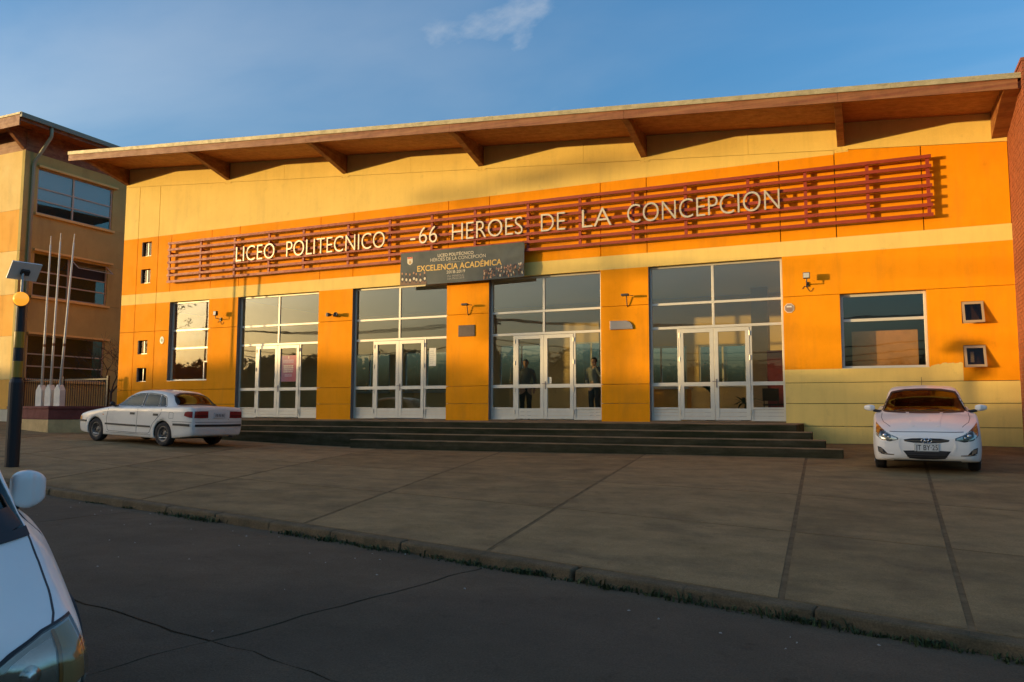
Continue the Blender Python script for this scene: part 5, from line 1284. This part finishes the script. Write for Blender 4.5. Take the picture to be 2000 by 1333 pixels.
    # upper grille with chrome bar and badge
    c.patch('upper_grille', TRIM, 'x', 1, [(-.33, .555), (-.2, .532), (0, .527), (.2, .532), (.33, .555)], [(-.345, .585), (-.22, .607), (0, .612), (.22, .607), (.345, .585)], .004, .014, 20, 4)
    c.strip('grille_bar', CHROME, 'x', 1, [(-.33, .573), (-.2, .567), (-.085, .566)], .012, .010, step=.03); c.strip('grille_bar', CHROME, 'x', 1, [(.33, .573), (.2, .567), (.085, .566)], .012, .010, step=.03)
    pt, _ = c.hit('x', 1, 0, .568); q = MB(); n = 28
    q.tube([(pt.x+.016, .078*math.cos(2*PI*k/n), .568+.041*math.sin(2*PI*k/n)) for k in range(n+1)], .0065, 6, cap=False)
    for y0, y1 in ((-.040, -.022), (.022, .040)): q.tube([(pt.x+.018, y0-.002, .537), (pt.x+.018, y1-.002, .598)], .0085, 6)
    q.tube([(pt.x+.018, -.032, .562), (pt.x+.019, 0, .566), (pt.x+.018, .032, .574)], .0075, 6); q.build('badge', CHROME, c.root, smooth=True)
    # lower intake
    c.patch('lower_intake', TRIM, 'x', 1, [(-.27, .268), (-.1, .255), (.1, .255), (.27, .268)], [(-.36, .395), (-.2, .402), (.2, .402), (.36, .395)], .004, .014, 18, 6)
    for z in (.30, .335, .37): c.strip('intake_bar', SEAM, 'x', 1, [(-.30, z), (0, z-.004), (.30, z)], .010, .008)
    c.strip('bumper_crease', CARW, 'x', 1, [(-.40, .60), (-.445, .50), (-.37, .33)], .03, .008, th=.012); c.strip('bumper_crease', CARW, 'x', 1, [(.40, .60), (.445, .50), (.37, .33)], .03, .008, th=.012)
    c.patch('lower_lip', TRIM, 'x', 1, [(-.52, .205), (.52, .205)], [(-.50, .232), (.50, .232)], .004, .012)
    pt, _ = c.hit('x', 1, .12, .455); c.plate(pt.x+.012, .455, 'JT BY·25', 1, y=0, w=.37, h=.135)
    c.cabin(.05, -.85, top=1.08); c.mirror(.55, 1.06, .80, w=.19, h=.125)
    MB().box(.155, .175, -.13, .11, 1.275, 1.325).build('rear_view_mirror', REFL, c.root, bevel=.01)
    MB().box(.60, .62, .40, .52, 1.05, 1.053).build('dash_card', PLATEW, c.root)
    for a, b in ((.48, -.05), (-.02, -.50)):
        pts = []
        for k in range(8):
            u = k/7; h_, n_ = c.hit('x', 1, a+(b-a)*u, 1.012+.02*math.sin(PI*u)); pts.append(h_+n_*.012)
        MB().tube(pts, .007, 6).build('wiper', TRIM, c.root)
    MB().tube([(-.75, 0, 1.45), (-.90, 0, 1.62)], [.006, .003], 6).build('aerial', TRIM, c.root)
    c.finish((1.285, -1.285)); c.wheels(1.285, -1.285, .30, rim=ALLOY, cover='alloy')
hatch()

# ---- old white saloon seen from behind at the left
def old_saloon():
    K = [(2.17,.36,.30,.42,.38,.48,.48,.46,.58,.42,.62,.25,.635,.64), (2.12,.27,.52,.64,.30,.69,.46,.67,.61,.60,.655,.36,.68,.69), (1.98,.22,.62,.76,.25,.795,.46,.77,.665,.69,.715,.42,.745,.755), (1.6,.20,.70,.815,.23,.838,.48,.82,.75,.735,.795,.45,.83,.845), (1.29,.19,.71,.825,.22,.845,.51,.83,.80,.745,.845,.46,.875,.89),
         (.92,.19,.71,.825,.22,.845,.53,.835,.855,.745,.905,.50,.935,.95), (.72,.19,.71,.825,.22,.845,.54,.835,.88,.73,.935,.57,.99,1.02), (.30,.19,.71,.825,.22,.845,.54,.835,.895,.715,.955,.585,1.21,1.25), (-.05,.19,.71,.825,.22,.845,.54,.835,.905,.71,.965,.56,1.325,1.375), (-.45,.19,.71,.825,.22,.845,.54,.835,.915,.705,.97,.55,1.35,1.405), (-.95,.19,.71,.825,.22,.845,.54,.835,.93,.70,.98,.54,1.325,1.38),
         (-1.25,.20,.71,.82,.23,.845,.54,.83,.945,.70,.985,.525,1.24,1.295), (-1.62,.22,.70,.81,.25,.84,.55,.825,.955,.71,.985,.55,1.01,1.035), (-1.95,.25,.68,.80,.28,.83,.55,.815,.955,.72,.99,.50,1.005,1.02), (-2.18,.28,.64,.77,.31,.805,.55,.785,.955,.70,.995,.46,1.01,1.022), (-2.27,.30,.60,.735,.33,.775,.53,.755,.90,.68,.955,.44,.975,.985), (-2.30,.34,.54,.68,.37,.72,.53,.70,.86,.62,.91,.40,.925,.93)]
    f = Vector((-18.55, -6.10)); r = Vector((-15.98, -6.25)); d = (f-r).normalized(); mid = (f+r)/2+Vector((d.y, -d.x))*.0
    n = Vector((-d.y, d.x))     # car's left
    cen = (f+r)/2 - n*.78       # axle centre lies to the right of the near wheels
    zf, zr = G(*(f-n*.78)), G(*(r-n*.78)); zl, zri = G(*((f+r)/2)), G(*((f+r)/2-n*1.5))
    c = Car('old_white_saloon', K, (cen.x, cen.y, (zf+zr)/2), math.atan2(d.y, d.x), 'old white saloon seen from behind, parked left of the steps', CARW2, pitch=-math.atan2(zf-zr, 2.58), roll=math.atan2(zl-zri, 1.5))
    c.window('windscreen', 'x', 1, [(-.63, .985), (0, .985), (.63, .985)], [(-.52, 1.29), (0, 1.335), (.52, 1.29)], .1, 3)
    rl = [(-.60, 1.025), (-.3, 1.045), (0, 1.05), (.3, 1.045), (.60, 1.025)]; ru = [(-.495, 1.255), (-.25, 1.315), (0, 1.325), (.25, 1.315), (.495, 1.255)]
    c.window('rear_screen', 'x', -1, rl, ru, -3, -.6); c.strip('rear_screen_seal', TRIM, 'x', -1, rl+[(.555, 1.14)]+ru[::-1]+[(-.555, 1.14)]+rl[:1], .028, .003)
    for sy in (1, -1):
        d_ = sorted((sy*.3, sy*1.2))
        c.window('front_side_window', 'y', sy, [(.62, .975), (.2, .975), (-.30, .98)], [(.17, 1.215), (-.08, 1.27), (-.30, 1.285)], *d_)
        c.window('rear_side_window', 'y', sy, [(-.38, .98), (-.93, .99)], [(-.38, 1.287), (-.86, 1.262)], *d_)
        c.window('quarter_window', 'y', sy, [(-.97, .99), (-1.20, 1.0)], [(-.905, 1.257), (-1.06, 1.20)], *d_)
        c.strip('window_trim', TRIM, 'y', sy, [(.66, .965), (.0, .963), (-.6, .972), (-1.22, .985)], .014, .004)
        c.strip('window_trim', TRIM, 'y', sy, [(.66, .97), (.17, 1.23), (-.1, 1.288), (-.45, 1.303), (-.87, 1.278), (-1.08, 1.215), (-1.23, .99)], .014, .003)
        c.strip('door_pillar', TRIM, 'y', sy, [(-.34, .985), (-.34, 1.285)], .06, .003); c.strip('door_pillar', TRIM, 'y', sy, [(-.95, .99), (-.885, 1.26)], .022, .003)
        c.strip('door_gap', SEAM, 'y', sy, [(.80, .93), (.86, .6), (.80, .30), (-.32, .29), (-.34, .96)], .010)
        c.strip('door_gap', SEAM, 'y', sy, [(-.32, .29), (-.80, .30), (-.92, .55), (-1.20, .80), (-1.22, .985)], .010)
        c.strip('side_moulding', TRIM, 'y', sy, [(.90, .475), (-.30, .47)], .045, .012, th=.02); c.strip('side_moulding', TRIM, 'y', sy, [(-.345, .47), (-.84, .468)], .045, .012, th=.02)
        c.strip('waist_crease', CARW2, 'y', sy, [(1.6, .76), (.5, .835), (-1.0, .855), (-2.0, .86)], .02, .005, th=.01)
        c.strip('sill_crease', SEAM, 'y', sy, [(.85, .262), (-.85, .262)], .008, .003)
        for x in (-.15, -1.02):
            c.patch('door_handle', TRIM, 'y', sy, [(x-.085, .745), (x+.085, .745)], [(x-.085, .80), (x+.085, .80)], .012, .014, 4, 3)
        # tail lamps wrap from the boot lid onto the wing
        s = sy
        tl = c.patch('tail_lamp', TAIL, 'x', -1, [(s*.34, .735), (s*.55, .73), (s*.745, .735)], [(s*.345, .905), (s*.55, .905), (s*.735, .895)], .010, .02)
        c.patch('tail_lamp_side', TAIL, 'y', sy, [(-2.26, .735), (-2.12, .755), (-2.02, .785)], [(-2.25, .89), (-2.12, .89), (-2.04, .865)], .010, .02, 8, 6)
        c.strip('tail_lamp_band', TAILD, 'x', -1, [(s*.36, .79), (s*.72, .79)], .045, .0135, th=.004)
        c.strip('boot_gap', SEAM, 'x', -1, [(s*.31, .975), (s*.31, .69)], .009, .003)
        c.strip('bumper_strip', TRIM, 'y', sy, [(-1.66, .555), (-1.9, .56), (-2.2, .555)], .055, .014, th=.022)
        c.strip('bumper_gap', SEAM, 'y', sy, [(-1.62, .62), (-1.9, .632), (-2.25, .63)], .010, .003)
        c.strip('bumper_strip', TRIM, 'y', sy, [(1.68, .52), (2.05, .52)], .05, .014, th=.022)
        c.patch('headlamp', REFL, 'x', 1, [(s*.34, .545), (s*.66, .55)], [(s*.35, .645), (s*.64, .64)], .006, .012)
        c.patch('indicator', AMB, 'y', sy, [(2.02, .54), (1.90, .55)], [(2.02, .64), (1.92, .64)], .006, .012, 5, 5)
        c.patch('side_repeater', AMB, 'y', sy, [(1.02, .70), (.97, .70)], [(1.02, .72), (.97, .72)], .008, .01, 3, 3)
    fl = [(-1.50, .70), (-1.65, .70), (-1.65, .845), (-1.50, .845), (-1.50, .70)]; c.strip('fuel_flap', SEAM, 'y', 1, fl, .007, .002, step=.03)
    c.strip('bumper_strip', TRIM, 'x', -1, [(-.72, .552), (0, .548), (.72, .552)], .055, .014, th=.022)
    c.strip('bumper_gap', SEAM, 'x', -1, [(-.72, .632), (0, .63), (.72, .632)], .010, .003)
    c.patch('plate_recess', CARW2, 'x', -1, [(-.32, .715), (.32, .715)], [(-.32, .91), (.32, .91)], .008, .016)
    pt, _ = c.hit('x', -1, 0, .80); c.plate(pt.x-.014, .80, '', -1, w=.36, h=.135, y=.0)
    q = MB(); rnd = random.Random(1)
    for k in range(6): q.box(pt.x-.0245, pt.x-.0225, -.15+.05*k, -.15+.05*k+.03, .765, .835)
    q.build('worn_plate_marks', mat('worn_plate_ink', (.10, .10, .09), .6), c.root)
    c.strip('boot_lip', CARW2, 'x', -1, [(-.66, .955), (0, .965), (.66, .955)], .05, .012, th=.02)
    c.patch('grille', TRIM, 'x', 1, [(-.30, .56), (.30, .56)], [(-.30, .63), (.30, .63)], .006, .012)
    c.cabin(.05, -.80, top=1.04); c.mirror(.58, 1.0, .80, w=.15, h=.12, m=TRIM)
    MB().box(.10, .12, -.12, .12, 1.235, 1.28).build('rear_view_mirror', TRIM, c.root)
    MB().tube([(-2.2, -.45, .27), (-2.34, -.45, .26)], .024, 10).build('exhaust_pipe', RIM, c.root)
    c.finish((1.29, -1.29)); c.wheels(1.29, -1.29, .305, cover='steel')
old_saloon()

# ---- white people carrier at the near left, mostly out of the picture
def near_van():
    K = [(1.68,.34,.30,.44,.38,.50,.43,.48,.47,.42,.49,.25,.50,.505), (1.645,.27,.48,.60,.30,.65,.42,.63,.485,.56,.52,.36,.54,.55), (1.57,.22,.56,.67,.25,.705,.42,.69,.51,.62,.555,.42,.59,.605), (1.45,.20,.62,.72,.23,.745,.43,.725,.55,.65,.60,.45,.645,.665), (1.28,.19,.66,.75,.23,.77,.46,.75,.60,.66,.675,.46,.745,.775), (1.08,.19,.68,.765,.23,.785,.50,.765,.675,.665,.785,.46,.875,.91),
         (.93,.19,.70,.77,.23,.79,.52,.775,.73,.66,.885,.52,.97,1.02), (.62,.19,.70,.78,.23,.80,.56,.79,.83,.655,.97,.60,1.10,1.18), (.38,.19,.70,.78,.23,.80,.57,.79,.88,.655,.99,.585,1.255,1.33), (.02,.19,.70,.78,.23,.80,.57,.79,.91,.66,1.0,.56,1.45,1.52), (-.30,.19,.70,.78,.23,.80,.57,.79,.92,.66,1.0,.55,1.53,1.59), (-1.3,.19,.70,.78,.23,.80,.57,.79,.94,.66,1.0,.55,1.54,1.60), (-1.8,.21,.68,.77,.25,.79,.57,.78,.94,.66,1.0,.54,1.47,1.53), (-2.1,.26,.62,.72,.30,.75,.55,.74,.90,.64,.96,.51,1.2,1.25), (-2.2,.34,.5,.62,.38,.65,.55,.64,.84,.58,.9,.45,1.0,1.03)]
    x, y = -4.81, -18.408
    c = Car('white_people_carrier', K, (x, y, road_z(x, y)-.036), -.345, 'white people carrier at the near left with its bonnet and mirror in view', CARW, pitch=math.radians(1.4))
    lo = [(-.635, .915), (-.40, .892), (0, .885), (.40, .892), (.635, .915)]; up = [(-.535, 1.43), (0, 1.48), (.535, 1.43)]
    c.window('windscreen', 'x', 1, lo, up, .1, 3)
    c.strip('windscreen_band', TRIM, 'x', 1, [(-.535, 1.40), (-.595, 1.18), (-.615, .965), (-.40, .945), (0, .94), (.40, .945), (.615, .965), (.595, 1.18), (.535, 1.40)], .09, .007)
    c.strip('scuttle_panel', TRIM, 'x', 1, [(-.63, .905), (-.40, .882), (0, .875), (.40, .882), (.63, .905)], .035, .010)
    c.window('rear_screen', 'x', -1, [(-.5, 1.05), (.5, 1.05)], [(-.45, 1.38), (.45, 1.38)], -3, -1.2)
    for sy in (1, -1):
        d_ = sorted((sy*.3, sy*1.2)); s = sy
        c.window('front_side_window', 'y', sy, [(.52, 1.02), (-.30, 1.03)], [(.06, 1.38), (-.30, 1.44)], *d_)
        c.window('rear_side_window', 'y', sy, [(-.38, 1.02), (-1.6, 1.04)], [(-.38, 1.42), (-1.5, 1.38)], *d_)
        c.strip('door_gap', SEAM, 'y', sy, [(.70, .98), (.76, .6), (.70, .30), (-.34, .29), (-.34, 1.0)], .009)
        c.strip('bonnet_gap', SEAM, 'z', 1, [(.94, s*.63), (1.10, s*.645), (1.28, s*.645), (1.42, s*.625), (1.50, s*.60)], .009, .002, step=.04)
        # headlamp with amber outer section
        lo = [(s*.30, .40), (s*.42, .362), (s*.58, .362), (s*.70, .388)]; up = [(s*.315, .470), (s*.42, .528), (s*.54, .570), (s*.672, .592)]
        c.patch('headlamp_surround', TRIM, 'x', 1, [(s*.285, .395), (s*.42, .352), (s*.59, .352), (s*.712, .380)], [(s*.30, .480), (s*.41, .542), (s*.54, .585), (s*.69, .606)], .007, .018)
        c.patch('headlamp', mat('headlamp_inner_grey', (.36, .35, .32), .35, .3), 'x', 1, lo, up, .011, .012); c.patch('amber_indicator', mat('pale_amber', (.42, .27, .12), .25), 'x', 1, [(s*.600, .372), (s*.69, .392)], [(s*.590, .572), (s*.662, .584)], .015, .006, 6, 8)
        c.patch('bulb_bowl', mat('headlamp_grey', (.50, .50, .48), .2, .8), 'x', 1, [(s*.36, .40), (s*.48, .378), (s*.575, .385)], [(s*.365, .478), (s*.47, .53), (s*.565, .555)], .015, .006)
        pt, _ = c.hit('x', 1, s*.47, .45); q = MB(); q.lathe([(.001, .02), (.02, .016), (.045, .004), (.05, -.01)], n=18, axis='x'); o = q.build('projector', REFL, c.root, smooth=True); o.location = pt+Vector((.008, 0, 0))
        c.strip('lamp_divider', mat('lamp_divider_amber', (.35, .15, .03), .4), 'x', 1, [(s*.590, .37), (s*.580, .572)], .012, .019, step=.03)
        c.patch('headlamp_lens', LAMPG, 'x', 1, lo, up, .026, .004)
        for xx in (-.2, -1.1): c.patch('door_handle', TRIM, 'y', sy, [(xx-.09, .84), (xx+.09, .84)], [(xx-.09, .875), (xx+.09, .875)], .02, .02, 4, 2)
    c.patch('grille', TRIM, 'x', 1, [(-.24, .40), (.24, .40)], [(-.25, .46), (.25, .46)], .004, .012)
    c.patch('lower_intake', TRIM, 'x', 1, [(-.45, .25), (.45, .25)], [(-.42, .30), (.42, .30)], .004, .012)
    c.strip('bumper_gap', SEAM, 'x', 1, [(-.60, .345), (-.2, .37), (.2, .37), (.60, .345)], .010, .003)
    pt, _ = c.hit('x', 1, 0, .34); c.plate(pt.x+.012, .34, '', 1)
    c.cabin(.0, -.95, top=1.12); c.mirror(.30, 1.035, .685, w=.165, h=.215, d=.13, ex=.42)
    MB().box(.70, .712, .44, .54, 1.06, 1.11).build('windscreen_sticker', PLATEW, c.root)
    c.finish((1.02, -1.35), .305); c.wheels(1.02, -1.35, .265, y=.70, cover='steel', lift=.038)
near_van()
# ------------------------------------------------------------------ two people standing inside the third entrance
def person(loc, rz, label, shirt, trousers, hair, arms, h=1.72):
    t = empty('person', loc, rz, label, 'person'); k = h/1.72
    sk = mat('skin_tone', (.42, .25, .16), .6)
    # body: rings swept along limb chains (one closed surface joined by remesh)
    def chain(pts, rs, n=12, flat=None):
        mb = MB(); mb.tube(pts, rs, n); 
        return mb
    mb = MB()
    def blob(pts, rx, ry):
        b = len(mb.v); n = 16
        for (x, y, z), a, c in zip(pts, rx, ry):
            for i in range(n): th = 2*PI*i/n; mb.v.append((x+a*math.cos(th), y+c*math.sin(th), z))
        for j in range(len(pts)-1):
            for i in range(n): mb.f.append((b+j*n+i, b+j*n+(i+1) % n, b+(j+1)*n+(i+1) % n, b+(j+1)*n+i))
        mb.f.append(tuple(b+i for i in reversed(range(n)))); e = b+(len(pts)-1)*n; mb.f.append(tuple(e+i for i in range(n)))
    blob([(0,0,.86),(0,0,.95),(0,-.01,1.08),(0,-.015,1.25),(0,-.01,1.38),(0,.0,1.44),(0,.005,1.47),(0,-.005,1.50),(0,-.01,1.545)], [.15,.165,.145,.165,.185,.15,.075,.056,.055], [.10,.11,.095,.115,.105,.08,.06,.055,.055])
    blob([(0,-.02,1.50),(0,-.025,1.53),(0,-.02,1.58),(0,-.015,1.63),(0,-.01,1.68),(0,-.005,1.72)], [.03,.055,.070,.077,.072,.03], [.04,.075,.088,.096,.090,.03])
    mb.tube([(0,-.10,1.615),(0,-.128,1.585),(0,-.108,1.578)], [.010,.016,.012], 6)          # nose
    for s in (-1, 1): mb.tube([(s*.070,-.01,1.635),(s*.084,0,1.62),(s*.074,-.008,1.585)], [.010,.015,.008], 6)   # ears
    for s in (-1, 1):
        mb.tube([(s*.085,0,.90),(s*.095,-.005,.70),(s*.10,-.015,.49),(s*.10,.01,.30),(s*.10,.02,.10),(s*.10,.015,.05)], [.088,.080,.056,.056,.038,.040], 12)
        mb.tube([(s*.10,.04,.045),(s*.105,-.04,.04),(s*.11,-.13,.03),(s*.11,-.16,.028)], [.035,.042,.038,.020], 10)
    for s, (sh, el, wr) in zip((-1, 1), arms):
        mb.tube([(s*.12,0,1.405),sh,((Vector(sh)+Vector(el))/2)[:],el,((Vector(el)+Vector(wr))/2)[:],wr], [.06,.055,.047,.040,.038,.026], 10)
        d = (Vector(wr)-Vector(el)).normalized(); side = d.cross(Vector((0,1,0))) if abs(d.y) < .9 else Vector((1,0,0)); side = (side.normalized() if side.length > .01 else Vector((1,0,0)))
        p = Vector(wr); mb.tube([p, p+d*.04, p+d*.085], [.024,.036,.034], 8)
        for i in range(4):
            o = p+d*.075+side*(.027-.018*i); L_ = (.062,.072,.068,.052)[i]; bend = d.cross(side)*.02; mb.tube([o, o+d*L_*.5, o+d*L_+bend], [.0095,.009,.007], 6)
        o = p+d*.02+side*.03; mb.tube([o, o+side*.03+d*.03, o+side*.036+d*.06], [.011,.010,.008], 6)
    tmp = mb.build('body', sk, t, fix=False)
    rm = tmp.modifiers.new('r', 'REMESH'); rm.mode = 'VOXEL'; rm.voxel_size = .011
    sm = tmp.modifiers.new('s', 'SMOOTH'); sm.iterations = 3; sm.factor = .5
    me = evaluated_mesh(tmp); 
    for p in me.polygons: p.use_smooth = True
    tmp.modifiers.clear(); tmp.data = me; me.materials.clear(); me.materials.append(sk); tmp.scale = (k, k, k)
    def shell(name, m, keep, off):
        bm = bmesh.new(); bm.from_mesh(me); bm.normal_update()
        bmesh.ops.delete(bm, geom=[f for f in bm.faces if not keep(f.calc_center_median())], context='FACES')
        for v in bm.verts: v.co += v.normal*off
        r = bpy.data.meshes.new(name); bm.to_mesh(r); bm.free(); r.materials.append(m); o = bpy.data.objects.new(name, r); link(o, t); o.scale = (k, k, k)
        for p in r.polygons: p.use_smooth = True
    hands = [Vector(a[2]) for a in arms]
    near_hand = lambda c: any((c-h_).length < .145 for h_ in hands) and any(True for h_ in hands)
    def on_hand(c):
        for s, (sh, el, wr) in zip((-1, 1), arms):
            d = (Vector(wr)-Vector(el)).normalized(); q = c-Vector(wr)
            if q.length < .2 and q.dot(d) > -.01: return True
        return False
    shell('shirt', shirt, lambda c: (.90 < c.z < 1.475 or (abs(c.x) > .16 and c.z > .75)) and not on_hand(c) and c.z < 1.475, .013)
    shell('trousers', trousers, lambda c: .07 < c.z < .97 and not on_hand(c) and abs(c.x) < .21, .014)
    shell('shoes', mat('black_shoe', (.02, .018, .016), .5), lambda c: c.z < .09, .006)
    shell('hair', hair, lambda c: c.z > 1.60 and (c.y > -.045 or c.z > 1.67) and abs(c.x) < .09, .010)
    ey = mat('eye', (.05, .04, .035), .3); li = mat('lips', (.35, .14, .11), .5)
    for s in (-1, 1): MB().lathe([(.001, -.006), (.008, -.004), (.010, .004)], (s*.030*k, -.103*k, 1.628*k), 8, 'y').build('eye', ey, t)
    MB().tube([(-.024*k, -.100*k, 1.556*k), (0, -.108*k, 1.556*k), (.024*k, -.100*k, 1.556*k)], .005, 6).build('mouth', li, t)
person((-9.62, 1.75, -.01), .25, 'person in a dark jacket standing behind the left leaf of the third doors', mat('dark_jacket', (.13, .14, .12), .85), mat('black_trousers', (.035, .032, .03), .85), mat('grey_hair', (.10, .10, .095), .8), [((-.20,0,1.38),(-.25,.02,1.12),(-.20,-.06,.90)), ((.20,0,1.38),(.27,.0,1.13),(.25,-.03,.87))], 1.84)
person((-7.36, 1.65, -.01), -.2, 'person in a grey top with one hand raised, inside right of the third doors', mat('grey_top', (.19, .20, .17), .85), mat('dark_trousers', (.04, .037, .038), .85), mat('dark_hair', (.025, .02, .018), .8), [((-.20,0,1.38),(-.26,.02,1.12),(-.16,-.12,.98)), ((.20,0,1.38),(.25,-.10,1.20),(.14,-.17,1.46))], 1.84)
